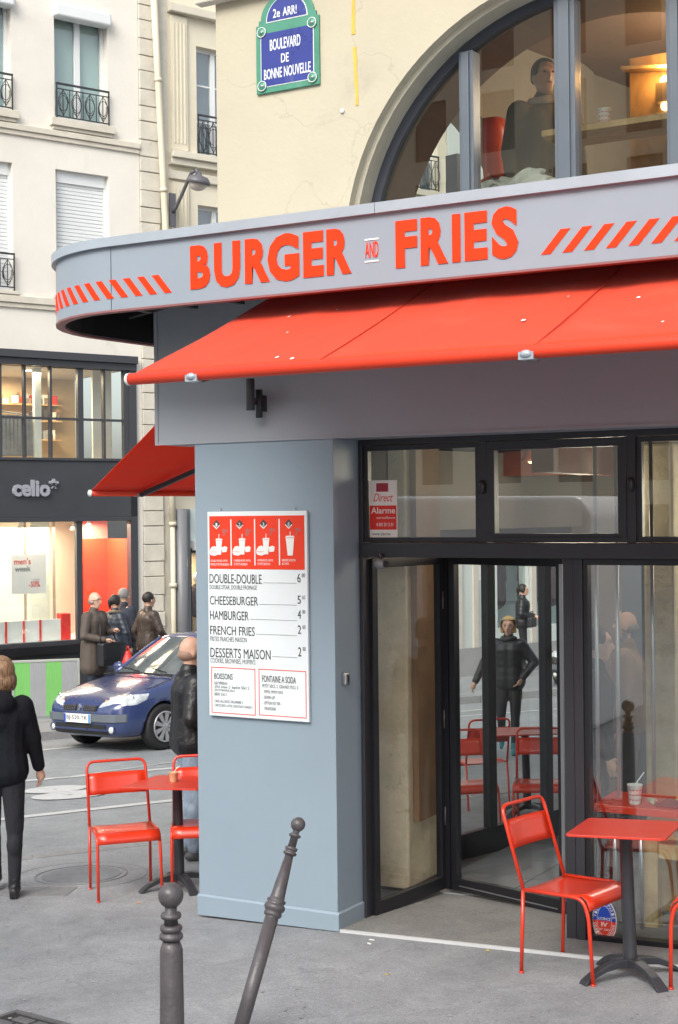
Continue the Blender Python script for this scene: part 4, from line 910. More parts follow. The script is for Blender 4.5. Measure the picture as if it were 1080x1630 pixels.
# inside window counter (red) with cup, crumpled paper, tray
rc = PY(943, 1297, .52); zc = .815
ic = thing('window_counter', 'thick red counter table behind the shop window', 'counter', (0, 0, 0))
MB().box(rc.x, rc.x+1.7, .52, .95, zc-.045, zc).build('tabletop', mat('counter_red', (.72, .045, .015), .3, var=.03), ic, bevel=.004)
for x in (rc.x+.08, rc.x+.24, rc.x+.85, rc.x+1.5): MB().lathe([(.014, 0), (.014, zc-.045)], 12, (x, .70, .0)).build('leg', M_STEEL, ic)
q = PY(1011, 1288, .62)
cup((q.x, .62, zc+.001), 'white printed cup with straw on the red window counter', M_WHITE, .045, .115, True, True)
cr = MB(); 
for i in range(7): cr.ball((random.uniform(-.035, .035), random.uniform(-.02, .02), random.uniform(.01, .03)), random.uniform(.012, .02), (1, .8, .8), 6, 5)
o = cr.build('crumpled_napkin', mat('napkin', (.5, .36, .25), .9, var=.3, vs=30)); o.location = (q.x+.085, .64, zc+.001); tag(o, 'small crumpled napkin beside the printed cup on the counter', 'napkin')
q = PY(1078, 1290, .68)
ty = thing('food_tray', 'dark red food tray on the window counter at the right edge', 'tray', (q.x+.06, .70, zc+.001))
MB().box(-.16, .16, -.11, .11, 0, .012).build('tray_base', mat('tray_red', (.3, .02, .02), .4), ty, bevel=.004)
fr_ = MB()
for i in range(26): a = random.uniform(0, 3.1); x, y = random.uniform(-.06, .1), random.uniform(-.06, .06); z = random.uniform(.02, .05); fr_.bar((x-.03*math.cos(a), y-.03*math.sin(a), z), (x+.03*math.cos(a), y+.03*math.sin(a), z+random.uniform(-.008, .008)), .009)
o = fr_.build('fries', mat('fries_yellow', (.68, .42, .12), .6, var=.2, vs=20)); o['kind'] = 'stuff'; o.location = (q.x+.06, .70, zc+.001); tag(o, 'heap of yellow fries lying on the red tray', 'fries')
# wooden table inside
wp = PY(1022, 1320, 1.0)
wt = thing('wooden_bench', 'light oak bench table inside the shop behind the window', 'table', (0, 0, 0))
q = G(1022, 1478); bx0 = q.x; by0 = q.y
MB().box(bx0-.02, bx0+1.4, by0-.03, by0+.55, .60, .655).build('tabletop', M_WOOD, wt, bevel=.004)
for x, y in ((bx0, by0), (bx0+.9, by0), (bx0, by0+.42), (bx0+.9, by0+.42)): MB().box(x, x+.10, y, y+.10, .03, .60).build('leg', M_WOOD, wt, bevel=.004)
MB().box(bx0+.10, bx0+.9, by0+.02, by0+.06, .47, .56).build('rail', M_WOOD, wt, bevel=.003)
# chairs and table of the side terrace, seen through the shop
q = G(752, 1338); chair((q.x-.25, q.y+.42), R(28.8+10), 'red chair seen through the folding door, leftmost in the opening', sc=.93)
q = G(835, 1333); chair((q.x+.0, q.y+.42), R(28.8-12), 'red chair seen through the folding door between the two black mullions', sc=.93)
q = G(742, 1326); chair((q.x-.28, q.y+1.15), R(28.8+195), 'red chair at the far side of the side terrace table seen through the door', sc=.93)
q = G(895, 1310); chair((q.x+.1, q.y+.95), R(28.8+175), 'red chair seen through the door beside the right hand steel edge', sc=.93)
q = G(790, 1325); table((q.x-.05, q.y+.85), R(30), 'red table on the side terrace seen through the folding door')
# pendant lamps inside
for px, py, yy, s in ((845, 720, 2.3, 'copper pendant lamp seen in the middle transom window'), (1002, 742, 1.8, 'white pendant lamp seen in the right transom window')):
    q = PY(px, py, yy); pl_ = thing('pendant_lamp', s, 'lamp', (q.x, q.y, q.z))
    MB().lathe([(.012, 0.02), (.03, .015), (.07, -.05), (.075, -.07), (.06, -.068), (.02, 0)], 20).build('shade', mat('copper', (.5, .15, .08), .35, metal=.6) if px < 900 else M_WHITE, pl_)
    MB().lathe([(.003, 0), (.003, 3.02-q.z)], 6).build('cord', M_RUB, pl_); MB().ball((0, 0, -.06), .022).build('bulb', M_WARM, pl_)
# upstairs furniture
q = PY(962, 183, .85)
cup((q.x, .85, wc0.z+.021), 'white paper cup standing on the wooden counter behind the arched window', M_WHITE, .045, .10, False, True)
q = PY(795, 245, 1.5)
rc_ = thing('red_chair', 'red shell chair upstairs behind the arched window', 'chair', (q.x, 1.5, q.z-.68), R(40))
vs = []; 
for j in range(7):
    for i in range(7): u_ = (i-3)/3; v_ = j/6; vs.append((u_*(.10-.03*abs(v_-.4)), .06*u_*u_+.05*v_, .45+.5*v_))
o = MB().add(vs, [(j*7+i, j*7+i+1, (j+1)*7+i+1, (j+1)*7+i) for j in range(6) for i in range(6)], True).build('backrest', mat('chair_orange', (.7, .09, .03), .4), rc_); o.modifiers.new('t', 'SOLIDIFY').thickness = .012
MB().box(-.2, .2, -.42, .02, .42, .45).build('seat', MATS['chair_orange'], rc_, bevel=.01)
for s in (-1, 1):
    for y in (-.38, 0): MB().bar((s*.17, y, .42), (s*.2, y*1.1, 0), .02).build('leg', M_STEEL, rc_)
q = PY(830, 290, .9)
cl = MB(); random.seed(3)
for i in range(34): x_ = random.uniform(-.24, .24); cl.ball((x_, random.uniform(-.12, .12), random.uniform(-.05, .13)-abs(x_)*.35), random.uniform(.03, .055), (2.3, .9, .8), 10, 8, Matrix.Rotation(random.uniform(-.7, .7), 3, 'Y'))
cl.box(-.4, .4, -.15, .15, -.30, 0)
o = remeshed(cl, 'coat_heap', mat('coat_grey', (.6, .63, .6), .85, var=.2, vs=9, bump=.9, bs=14), None, .012, 2); o.location = (q.x-.02, .95, q.z-.04); tag(o, 'heap of pale grey coats behind the arched window', 'coats')
q = PY(1052, 150, 1.4)
ul = thing('wall_sconce', 'glowing warm wall light upstairs at the right of the arched window', 'lamp', (q.x+.03, 1.4, q.z))
MB().box(-.05, .05, -.05, .05, -.06, .06).build('shade', mat('sconce_wood', (.3, .2, .1), .6), ul); MB().ball((0, 0, .08), .035).ball((0, 0, -.08), .03).build('bulb', M_WARM, ul)
light('sconce_light', 'POINT', (q.x+.03, 1.32, q.z+.16), 5, (1, .55, .18), .03)
MB().box(q.x-.22, q.x+.8, 1.46, 1.52, q.z-.5, q.z+.28).build('wood_panel', wood_mat('warm_panel', (.35, .2, .08), (.5, .3, .13)), up)
MB().bar((q.x-.25, 1.4, q.z+.2), (q.x+.3, 1.4, q.z+.13), .08, .02).build('wood_shelf', M_WOOD, up)

# ================================================================== BOLLARDS
def bollard(base, top, label, h, s=1.0, ball=.052, slim=1.0):
    d = (top-base).normalized(); o = bpy.data.objects.new('bollard', None); COL.objects.link(o); o.location = base; o.rotation_mode = 'QUATERNION'
    o.rotation_quaternion = Vector((0, 0, 1)).rotation_difference(d); tag(o, label, 'bollard', 'grey cast iron pavement bollards')
    w = slim
    sh = [(.048*w, -.1), (.048*w, .0), (.044*w, .05), (.042*w, h*.62)] if slim < 1 else [(.055, -.1), (.053, .1), (.0475, h*.70), (.0335, h-.235)]
    if slim < 1:
        z = h*.565
        sh = [(.044*w, -.12), (.042*w, z-.03), (.036*w, z-.03), (.052*w, z-.022), (.056*w, z-.01), (.050*w, z), (.058*w, z+.005), (.066*w, z+.02), (.058*w, z+.035), (.05*w, z+.038), (.058*w, z+.048), (.058*w, z+.056), (.046*w, z+.062),
              (.044*w, z+.07), (.026*w, h-.19)]
    MB().lathe(sh, 28).build('shaft', M_IRON, o)
    z = h-.235 if slim >= 1 else h-.19; k = 1 if slim >= 1 else .68
    col = [(.034, 0), (.047, .004), (.050, .014), (.047, .024), (.038, .028), (.037, .034), (.044, .038), (.047, .048), (.044, .058), (.031, .062)]
    MB().lathe([(r_*k, z+q*k) for r_, q in col], 28).build('collar', M_IRON, o)
    z2 = h - ball*2
    MB().lathe([(.030*k, z+.060*k), (.028*k, z2-.042*k), (.041*k, z2-.040*k), (.044*k, z2-.030*k), (.040*k, z2-.020*k), (.024*k, z2-.016*k), (.026*k, z2+.01*k)], 28).build('neck', M_IRON, o)
    MB().ball((0, 0, h-ball), ball, (1, 1, 1), 28, 18).build('ball', M_IRON, o)
    return o
d = ray(272, 1405); Yd = 2250/385.0; top = CAMP + d*Yd; bp = Vector((top.x, top.y, gz(top.x, top.y))); bollard(bp, top, 'upright grey cast iron bollard with ball top', (top-bp).length, ball=.0525)
b2 = G(378, 1655); d = ray(478, 1301); Yd = 2250/322.0; t2_ = CAMP + d*Yd; b2v = b2; bollard(b2v, t2_, 'grey bollard knocked over to a steep lean', (t2_-b2v).length, ball=.036, slim=.8)

# ================================================================== CLOTHING SHOP BUILDING ACROSS THE STREET
RA = math.atan2(E1.y, E1.x)
def far_thing(name, label, cat): return thing(name, label, cat, C0, RA)
cb_ = far_thing('shop_building', 'pale stone apartment building with charcoal clothing shop at street level', 'building')
holes = [(-.14, .86, 9.99, 11.85), (-.14, .86, 6.98, 9.13), (-1.95, -.92, 9.99, 11.85), (-1.95, -.92, 6.98, 9.13), (-.14, .86, 13, 14.8), (-1.95, -.92, 13, 14.8), (-7, 1.33, -1, 5.98)]
walls(MB(), -7, 1.46, -.6, 15, 0, .3, holes).build('wall', M_CREAM, cb_)
MB().box(-7, 1.46, -.07, 0, 9.68, 9.78).box(-7, 1.46, -.04, 0, 9.60, 9.68).box(-7, 1.46, -.07, 0, 6.78, 6.90).box(-7, 1.46, -.04, 0, 6.70, 6.78).build('string_course', M_SILL, cb_, bevel=.01)
M_PGL = mat('pale_curtained_glass', (.42, .52, .5), .08, var=.06, vs=1); M_PGD = mat('dark_window_glass', (.12, .14, .15), .06, var=.3, vs=2)
M_WFR = mat('white_window_frame', (.7, .72, .72), .4, var=.03)
def french(parent, x0, x1, z0, z1, gl, box=False):
    f = MB().box(x0, x0+.06, .16, .22, z0, z1).box(x1-.06, x1, .16, .22, z0, z1).box(x0+.06, x1-.06, .16, .22, z1-.07, z1).box(x0+.06, x1-.06, .16, .22, z0, z0+.1)
    f.box((x0+x1)/2-.05, (x0+x1)/2+.05, .15, .22, z0+.1, z1-.07); w = f.build('window', M_WFR, parent, bevel=.005)
    for a, b_ in ((x0+.06, (x0+x1)/2-.05), ((x0+x1)/2+.05, x1-.06)): MB().box(a, b_, .19, .20, z0+.1, z1-.07).build('pane', gl, w)
    MB().box(x0, x1, .24, .26, z0, z1).build('curtain', M_PGL, w)
    return w
def railing(parent, x0, x1, z0, z1, y=-.06, motif=True):
    r = MB().box(x0, x1, y-.018, y+.018, z1-.03, z1).box(x0, x1, y-.01, y+.01, z0, z0+.018).box(x0, x1, y-.01, y+.01, z1-.11, z1-.095)
    for x in (x0, x1-.02): r.box(x, x+.02, y-.01, y+.01, z0-.06, z1-.03)
    n = 8
    for i in range(1, n): x = x0+(x1-x0)*i/n; r.box(x-.006, x+.006, y-.006, y+.006, z0+.018, z1-.11)
    ral = r.build('railing', M_DARK, parent)
    o_ = MB(); zc_ = (z0+z1-.09)/2; h_ = (z1-z0-.12)/2
    for i in range(4):
        cx_ = x0 + (x1-x0)*(i+.5)/4
        o_.tube([(cx_ + h_*.45*math.cos(a)*(1-.35*k/16), y-.012, zc_ + h_*.75*math.sin(a)*(1-.35*k/16)) for k in range(17) for a in [k*math.pi/5 + i]], .007, 5)
        for sg_ in (-1, 1): o_.tube([(cx_ + sg_*.10*math.sin(t*3.1)*.9, y-.012, z0+.03 + (z1-z0-.15)*t) for t in [j/8 for j in range(9)]], .007, 5)
    o_.build('scrollwork', M_DARK, ral)
french(cb_, -.14, .86, 9.99, 11.85, M_GLASS); french(cb_, -1.95, -.92, 9.99, 11.85, M_GLASS)
for x0, x1 in ((-.14, .86), (-1.95, -.92)):
    # roller shutters, slat by slat
    sh = MB().box(x0, x0+.05, .10, .16, 6.98, 9.13).box(x1-.05, x1, .10, .16, 6.98, 9.13).box(x0+.05, x1-.05, .08, .18, 8.93, 9.13).build('shutter', M_SHUT, cb_)
    sl = None
    for i in range(30):
        z = 6.99 + i*.065
        if sl is None: sl = MB().box(x0+.05, x1-.05, .115, .14, 0, .06).build('slat', M_SHUT, sh, (0, 0, z), bevel=.006)
        else: c = share(sl, 'slat', sh, (0, 0, z)); c.modifiers.new('bevel', 'BEVEL').width = .006
    railing(cb_, x0, x1, 7.02, 7.60); railing(cb_, x0, x1, 10.02, 10.60)
    MB().box(x0-.1, x1+.1, -.10, 0, 9.86, 9.99).box(x0-.06, x1+.06, -.06, 0, 9.80, 9.86).build('sill', M_SILL, cb_, bevel=.008); MB().box(x0-.08, x1+.08, -.08, 0, 6.91, 6.97).build('sill', M_SILL, cb_, bevel=.008)
    MB().box(x0-.03, x1+.03, -.14, .1, 11.72, 11.95).build('shutter_box', M_SHUT, cb_, bevel=.04, seg=4)
# quoin stones
M_QUO = mat('quoin_stone', (.58, .55, .47), .9, var=.15, vs=2.5, bump=.3, bs=20, dirt=((.36, .34, .29), 4, .6))
MB().box(1.461, 2.06, .01, .3, -.6, 15).build('pier', M_QUO, cb_)
z = -.6; k = 0
while z < 13.2:
    h = .30 + .03*((k*7) % 3-1); w0 = 1.47; w1 = 1.86
    if not (9.5 < z < 9.9 and False): MB().box(w0, w1+random.uniform(-.01, .01), -.035+random.uniform(-.006, .006), .02, z+.008, z+h-.008).build('stone', M_QUO, cb_, bevel=.008)
    z += h; k += 1
# drainpipe
dp_ = MB().tube([(1.69, -.14, 12.9), (1.78, -.14, 11.0), (1.90, -.14, 8.4), (1.95, -.14, 7.2), (1.97, -.14, 6), (1.98, -.14, 4), (1.98, -.14, 3.0)], .06, 12)
dp_.tube([(1.98, -.14, 3.0), (1.98, -.14, -.5)], .045, 12)
for z, x in ((10.9, 1.785), (8.95, 1.87), (6.1, 1.968), (3.0, 1.98), (1.9, 1.98)): dp_.lathe([(.07, 0), (.07, .07)], 12, (x, -.14, z))
o = dp_.build('drainpipe', mat('cream_pipe', (.6, .55, .42), .5, var=.08)); o.parent = cb_
# shopfront
sf_ = MB().box(-7, 1.33, -.14, .1, 5.86, 5.99).box(-7, 1.33, -.08, .1, 5.74, 5.86).box(-7, 1.33, -.06, .1, 3.17, 4.14).box(-7, 1.33, -.09, .1, 4.14, 4.19).box(1.19, 1.33, -.06, .1, -.6, 5.74).box(-7, 1.19, -.06, .1, -.6, 1.0).box(-7, 1.19, -.07, .1, 3.10, 3.17).box(-7, 1.19, -.03, .1, 1.0, 1.07)
sf_.build('shopfront_cladding', M_SHOPG, cb_, bevel=.006)
MB().box(-7, 1.19, -.13, -.061, .86, 1.0).build('plinth_ledge', M_BLACK, cb_)
for x, w, z0, z1 in ((.22, .055, 1.07, 3.1), (.27, .05, 4.19, 5.74), (-.75, .02, 4.19, 5.74), (-1.18, .02, 4.19, 5.74), (-.28, .02, 4.19, 5.74), (.72, .02, 4.19, 5.74), (1.14, .05, 4.19, 5.74), (-1.7, .055, 1.07, 3.1)): MB().box(x-w, x+w, -.03, .06, z0, z1).build('mullion', M_SHOPG, cb_)
MB().box(-7, 1.19, -.02, .05, 4.84, 4.88).build('transom', M_SHOPG, cb_)
for x0, x1, z0, z1 in ((-7, -1.755, 1.07, 3.1), (-1.645, .165, 1.07, 3.1), (.275, 1.19, 1.07, 3.1), (-7, 1.14, 4.19, 5.74)): MB().box(x0, x1, .02, .025, z0, z1).build('pane', M_GLASS, cb_)
M_CE = mat('grey_brushed_letters', (.3, .31, .35), .4, var=.05)
text(cb_, 'celio*', -1.01, 3.53, -.19, 3.83, -.11, M_CE, 'lettering', offset=.04, thick=.05)
# window display
M_DISP = mat('display_cream', (.8, .72, .6), .8, var=.06, vs=1); M_DISR = mat('display_red', (.82, .05, .01), .5, var=.03)
MB().box(-7, .95, 1.6, 1.65, .9, 3.2).build('display_backdrop', M_DISP, cb_); MB().box(-7, 1.3, .1, 1.6, 1.0, 1.04).build('display_floor', M_WHITE, cb_); MB().box(-7, 1.3, .1, 1.6, 3.12, 3.16).build('display_ceiling', M_WHITE, cb_)
MB().box(.6, 1.25, .9, .94, 1.04, 2.78).box(1.2, 1.25, .1, .9, 1.04, 2.78).build('red_panel', M_DISR, cb_)
MB().box(.62, 1.24, .96, .99, 2.78, 3.12).build('pink_panel', mat('display_pink', (.62, .22, .18), .6), cb_)
for x in (-.98, -.42, .12, .58): MB().box(x-.02, x+.02, .8, .84, 1.04, 3.12).build('display_pole', mat('pole_grey', (.3, .28, .26), .5), cb_)
MB().box(-.30, .05, .85, .87, 1.04, 3.12).build('display_panel', mat('display_mint', (.55, .66, .62), .7), cb_)
MB().box(-7, .0, .3, .33, 1.04, 1.42).build('display_screen', mat('display_white', (.7, .74, .74), .6), cb_)
for x in (-1.0, -.68, -.38): MB().box(x-.015, x+.015, .28, .299, 1.04, 1.42).build('red_strip', M_LRED, cb_)
MB().box(.02, .19, .3, .5, 1.04, 1.5).build('red_box', M_LRED, cb_)
ps = MB().box(-.93, -.30, .2, .205, 1.88, 2.55).build('poster', M_PAPER, cb_)
text(ps, "men's", -.88, 2.38, -.58, 2.49, .197, M_LRED, thick=.002, offset=.01); text(ps, 'week', -.87, 2.26, -.58, 2.36, .197, M_MGR, thick=.002, offset=.01); text(ps, '-50%', -.62, 1.99, -.42, 2.09, .197, M_LRED, thick=.002, offset=.01); text(ps, "jusqu'a", -.55, 2.1, -.42, 2.13, .197, M_MGR, thick=.002)
for x in (-1.05, -.62, .38, .66): 
    s_ = MB().lathe([(.03, .0), (.035, .05), (.055, .16), (.05, .165)], 12, (x, .5, 3.1), (-.2, .1, -1)).build('spotlight', M_WHITE, cb_)
light('display_light', 'AREA', C0 + E1*(-.5) + N1*.9 + Vector((0, 0, 3.0)), 62, (1, .82, .6), 1.6)
light('display_light', 'AREA', C0 + E1*(.75) + N1*.5 + Vector((0, 0, 3.05)), 34, (1, .8, .6), .6)
# upper shop floor interior
MB().box(-7, 1.3, 2.4, 2.45, 4.1, 5.9).build('shop_wall', mat('shop_wall_tan', (.5, .38, .24), .8, var=.1), cb_); MB().box(-7, 1.3, .1, 2.4, 5.78, 5.82).build('shop_ceiling', mat('shop_ceiling', (.5, .48, .44), .8), cb_); MB().box(-7, 1.3, .1, 2.4, 4.10, 4.15).build('shop_floor', MATS['shop_wall_tan'], cb_)
for z in (4.6, 4.95, 5.25): MB().box(-1.2, .9, 2.1, 2.39, z, z+.025).build('shelf', M_WOOD, cb_)
for i in range(44):
    x = random.uniform(-1.2, .85); z = random.choice((4.625, 4.975, 5.275)); w = random.uniform(.05, .14)
    MB().box(x, x+w, 2.12, 2.3, z, z+random.uniform(.08, .22)).build('merchandise', random.choice([M_INK, M_LRED, M_WHITE, mat('brown_box', (.25, .15, .08), .7), mat('grey_box', (.25, .26, .27), .7)]), cb_)
MB().box(-.30, -.18, .6, .7, 4.15, 5.78).build('shop_pillar', mat('white_pillar', (.68, .75, .75), .5), cb_); MB().box(.75, 1.12, .5, .55, 4.15, 5.78).build('shop_panel', mat('white_panel', (.66, .66, .62), .6), cb_)
gr_ = MB().tube([(-1.2, .8, 5.05), (-.35, .8, 4.97)], .012, 8)
for i in range(12): x = -1.15+i*.07; gr_.prism([(x, 4.95), (x+.05, 4.95), (x+.06, 4.25), (x-.01, 4.25)], .65, .95)
gr_.build('clothes_rail', mat('clothes_grey', (.2, .21, .22), .9, var=.4, vs=5), cb_)
for x, z in ((-1.05, 5.7), (-.2, 5.72)): MB().lathe([(.06, 0), (.06, .02)], 16, (x, 1.1, z+.05)).build('ceiling_spot', M_COOL, cb_)
for x in (-.85, -.07): MB().box(x-.05, x+.05, 2.0, 2.05, 5.28, 5.4).build('lit_sign', M_WARM, cb_)
light('shop_floor_light', 'AREA', C0 + E1*(-.4) + N1*1.2 + Vector((0, 0, 5.7)), 75, (1, .78, .5), 1.4)
# interior wall of upper flats (keeps the rooms dark)
MB().box(-7, 1.4, .45, .5, 6.0, 15).build('room_wall', mat('room_grey', (.3, .31, .3), .9), cb_)

# neighbour ---------------------------------------------------------
nb = far_thing('neighbour_building', 'cream stone building with fluted pilasters behind the street lamp', 'building')
nh = [(2.66, 3.5, 9.75, 11.75), (2.66, 3.5, 6.6, 8.85), (4.4, 5.3, 9.75, 11.75), (7.55, 8.35, 9.75, 11.75)]
walls(MB(), 2.06, 8.6, 3.3, 15, .02, .3, nh).build('wall', M_CREAMB, nb)
MB().box(2.06, 8.6, -.16, .02, 9.62, 9.74).box(2.06, 8.6, -.10, .02, 9.50, 9.62).box(2.06, 8.6, -.05, .02, 9.25, 9.40).box(2.06, 8.6, -.12, .02, 12.25, 12.4).build('cornice', mat('cream_cornice', (.6, .56, .46), .8, var=.1, dirt=((.4, .42, .42), 3, .6)), nb, bevel=.01)
for z0, z1 in ((9.78, 12.2), (5.5, 9.2)):
    p_ = MB().box(2.12, 2.45, -.03, .02, z0, z1)
    for i in range(4): p_.box(2.15+i*.075, 2.18+i*.075, -.045, -.03, z0+.12, z1-.12)
    p_.build('pilaster', M_CREAMB, nb, bevel=.004)
M_WRM = mat('room_dark', (.1, .11, .12), .9)
for x0, x1, z0, z1 in nh:
    w = MB().box(x0, x0+.05, .16, .22, z0, z1).box(x1-.05, x1, .16, .22, z0, z1).box(x0+.05, x1-.05, .16, .22, z1-.06, z1).box((x0+x1)/2-.045, (x0+x1)/2+.045, .15, .22, z0, z1-.06)
    for k in range(1, 3): w.box(x0+.05, x1-.05, .17, .21, z0+(z1-z0)*k/3-.015, z0+(z1-z0)*k/3+.015)
    w = w.build('window', M_WFR, nb); MB().box(x0+.05, x1-.05, .185, .19, z0, z1-.06).build('pane', M_GLASSR, w); MB().box(x0, x1, .28, .3, z0, z1).build('curtain', mat('room_bluegrey', (.2, .23, .26), .8), w)
    railing(nb, x0, x1, z0+.05, z0+.75, -.02)
# ground floor of the neighbour with green sign
MB().box(2.06, 2.40, -.05, .3, -.6, 3.3).build('grey_pilaster', mat('grey_metal_pier', (.16, .165, .175), .4, var=.06), nb, bevel=.02)
MB().lathe([(.11, 0), (.11, 3.9)], 18, (2.16, -.13, -.6)).build('round_column', MATS['grey_metal_pier'], nb)
MB().box(2.06, 8.6, .02, .3, 2.58, 3.3).build('shop_fascia', mat('pale_green_fascia', (.55, .64, .6), .5), nb)
text(nb, 'C', 2.62, 2.78, 2.86, 3.06, -.0, M_CE, 'lettering', thick=.02)
MB().box(2.45, 2.60, -.25, .02, 2.55, 2.72).build('projector', M_WHITE, nb)
MB().box(2.40, 2.44, .0, .05, -.6, 2.58).box(2.44, 8.6, .0, .05, -.6, .0).box(2.44, 8.6, .0, .05, 2.5, 2.58).build('shop_frame', M_BLACK, nb)
MB().box(2.44, 8.6, .02, .025, .0, 2.5).build('pane', M_GLASS, nb); MB().box(2.4, 8.6, 1.3, 1.35, -.2, 2.6).build('display_backdrop', mat('display_tan', (.55, .4, .25), .8), nb)
light('neighbour_shop_light', 'AREA', C0 + E1*2.9 + N1*.7 + Vector((0, 0, 2.45)), 25, (1, .8, .55), .6)
mq = thing('mannequin', 'shop mannequin in brown top and sequin trousers behind the neighbour window', 'mannequin', C0 + E1*2.85 + N1*.5 + Vector((0, 0, .0)), RA)
remeshed(MB().cap((0, 0, 1.35), (0, 0, 1.75), .14, .17).cap((-.16, 0, 1.72), (-.24, 0, 1.35), .06, .05).cap((.16, 0, 1.72), (.24, 0, 1.35), .06, .05), 'top', mat('knit_brown', (.06, .03, .02), .9, bump=.8, bs=30), mq, .02, 3)
remeshed(MB().cap((-.08, 0, .2), (-.09, 0, 1.2), .07, .12).cap((.08, 0, .2), (.09, 0, 1.2), .07, .12), 'trousers', mat('sequins', (.6, .45, .25), .4, var=.5, vs=30, bump=.8, bs=60), mq, .02, 3)
MB().ball((0, 0, 2.02), .09, (1, 1, 1.25)).lathe([(.05, 0), (.05, .12)], 12, (0, 0, 1.86)).build('head', M_WHITE, mq)
vb = MB().box(1.72, 2.3, -.55, -.35, 4.02, 4.72).build('hanging_sign', mat('black_sign', (.03, .03, .035), .4), nb); vb['label'] = 'black projecting shop sign with white round mark'
MB().lathe([(.001, 0), (.15, 0), (.15, .006), (.001, .006)], 24, (1.92, -.552, 4.35), (0, -1, 0)).build('sign_mark', M_WHITE, vb)
MB().box(1.62, 1.72, -.47, -.43, 4.64, 4.67).box(1.9, 1.94, -.35, .02, 4.5, 4.54).build('bracket', M_DARK, vb)

# third building: shop seen through the restaurant
tb_ = far_thing('boutique_building', 'pale shopfront with coats in the window seen through the restaurant door', 'building')
walls(MB(), 8.62, 26, -.6, 12, .0, .3, [(9.85, 10.75, .7, 2.75), (10.95, 13, .7, 2.75), (14, 16, .7, 2.75)]).build('wall', mat('boutique_white', (.52, .56, .53), .7, var=.04, vs=1), tb_)
MB().box(8.62, 26, -.06, 0, -.6, .35).build('plinth', mat('plinth_grey', (.3, .3, .3), .8, var=.15), tb_)
for x in (8.7, 9.15, 10.8, 13.1): MB().box(x, x+.14, -.05, 0, .35, 3.2).build('pilaster', mat('boutique_cream', (.55, .5, .44), .7), tb_)
MB().box(9.85, 13, .1, .105, .7, 2.75).build('pane', M_GLASS, tb_); MB().box(9.6, 16.2, .8, .85, .3, 3).build('display_backdrop', mat('display_bluewhite', (.5, .58, .58), .8), tb_)
MB().box(9.32, 9.52, -.008, 0, 1.75, 2.05).build('notice', M_PAPER, tb_)
for x in (10.0, 10.95, 11.7):
    c = MB().cap((x+.2, .45, 2.25), (x+.2, .45, 1.3), .2, .24).cap((x+.02, .45, 2.3), (x-.05, .45, 1.7), .07, .06).cap((x+.38, .45, 2.3), (x+.45, .45, 1.7), .07, .06)
    o = c.build('coat', mat('coat_maroon', (.06, .025, .035), .9, var=.3), tb_)
M_LAMPG = mat('lamp_grey', (.10, .10, .112), .45, var=.1)
# street lamp on bracket
sl_ = far_thing('street_lamp', 'grey street lamp on a curved wall bracket between the two buildings', 'street lamp')
MB().box(1.98, 2.10, -.17, -.13, 8.35, 8.95).build('wall_plate', M_LAMPG, sl_)
MB().tube([(2.04, -.16, 8.62), (2.05, -.24, 8.66), (2.06, -.45, 8.86), (2.07, -.66, 9.08), (2.08, -.78, 9.20), (2.09, -.88, 9.21)], .032, 10).build('arm', M_LAMPG, sl_)
MB().lathe([(.02, .16), (.05, .10), (.16, .07), (.21, .0), (.22, -.05), (.20, -.055), (.001, -.055)], 24, (2.10, -.98, 9.02), (0.1, -.2, 1)).build('lamp_head', M_LAMPG, sl_)
MB().ball((2.10, -.97, 8.97), .165, (1, 1, .75), 16, 10).build('lens', mat('lamp_lens', (.5, .46, .42), .2, var=.1), sl_)
MB().lathe([(.03, 0), (.03, .12)], 10, (2.10, -.93, 9.12), (0, 0, 1)).build('joint', M_LAMPG, sl_)

# ================================================================== BARRIERS
M_GRN = mat('barrier_green', (.17, .46, .12), .5, var=.06); M_GRY = mat('barrier_grey', (.3, .31, .32), .55, var=.08); M_GALV = mat('galvanised', (.42, .44, .42), .5, metal=.3, var=.1)
b0 = G(20, 1154, -.13); b1 = G(128, 1148, -.13)
def barrier(p, d, L, seq, label):
    t = thing('site_barrier', label, 'barrier', (p.x, p.y, gz(p.x, p.y)-.13), math.atan2(d.y, d.x), group='green and grey roadwork barriers')
    h = 1.06; n = len(seq)
    MB().box(0, L, -.02, .02, h-.035, h).box(0, L, -.02, .02, .04, .09).box(0, .035, -.02, .02, .09, h-.035).box(L-.035, L, -.02, .02, .09, h-.035).build('frame', M_GALV, t, bevel=.004)
    for i, c in enumerate(seq):
        a = .036 + (L-.072)*i/n; b_ = .036 + (L-.072)*(i+1)/n
        m_ = MB(); k = 10
        for j in range(k): x0 = a+(b_-a)*j/k; x1 = a+(b_-a)*(j+1)/k; m_.add([(x0, -.008, .091), (x0+(x1-x0)*.6, -.012, .091), (x1, -.008, .091), (x0, -.008, h-.036), (x0+(x1-x0)*.6, -.012, h-.036), (x1, -.008, h-.036)], [(0, 1, 4, 3), (1, 2, 5, 4)])
        m_.add([(a, .0, .091), (b_, .0, .091), (b_, .0, h-.036), (a, .0, h-.036)], [(0, 1, 2, 3)])
        m_.build('panel', M_GRN if c == 'g' else M_GRY, t)
    for x in (.1, L-.15): MB().box(x, x+.05, -.2, .2, 0, .04).build('foot', M_GALV, t)
    return t
dd = (b1-b0); dd.z = 0; Lb = dd.length; dd.normalize()
barrier(b0, dd, Lb, 'gege'.replace('e', 'y'), 'green and grey striped work barrier directly left of the blue car')
barrier(b0 - dd*(Lb*1.5+.06), dd, Lb*1.5, 'gygyg', 'green and grey work barrier at the left edge behind the blond woman')

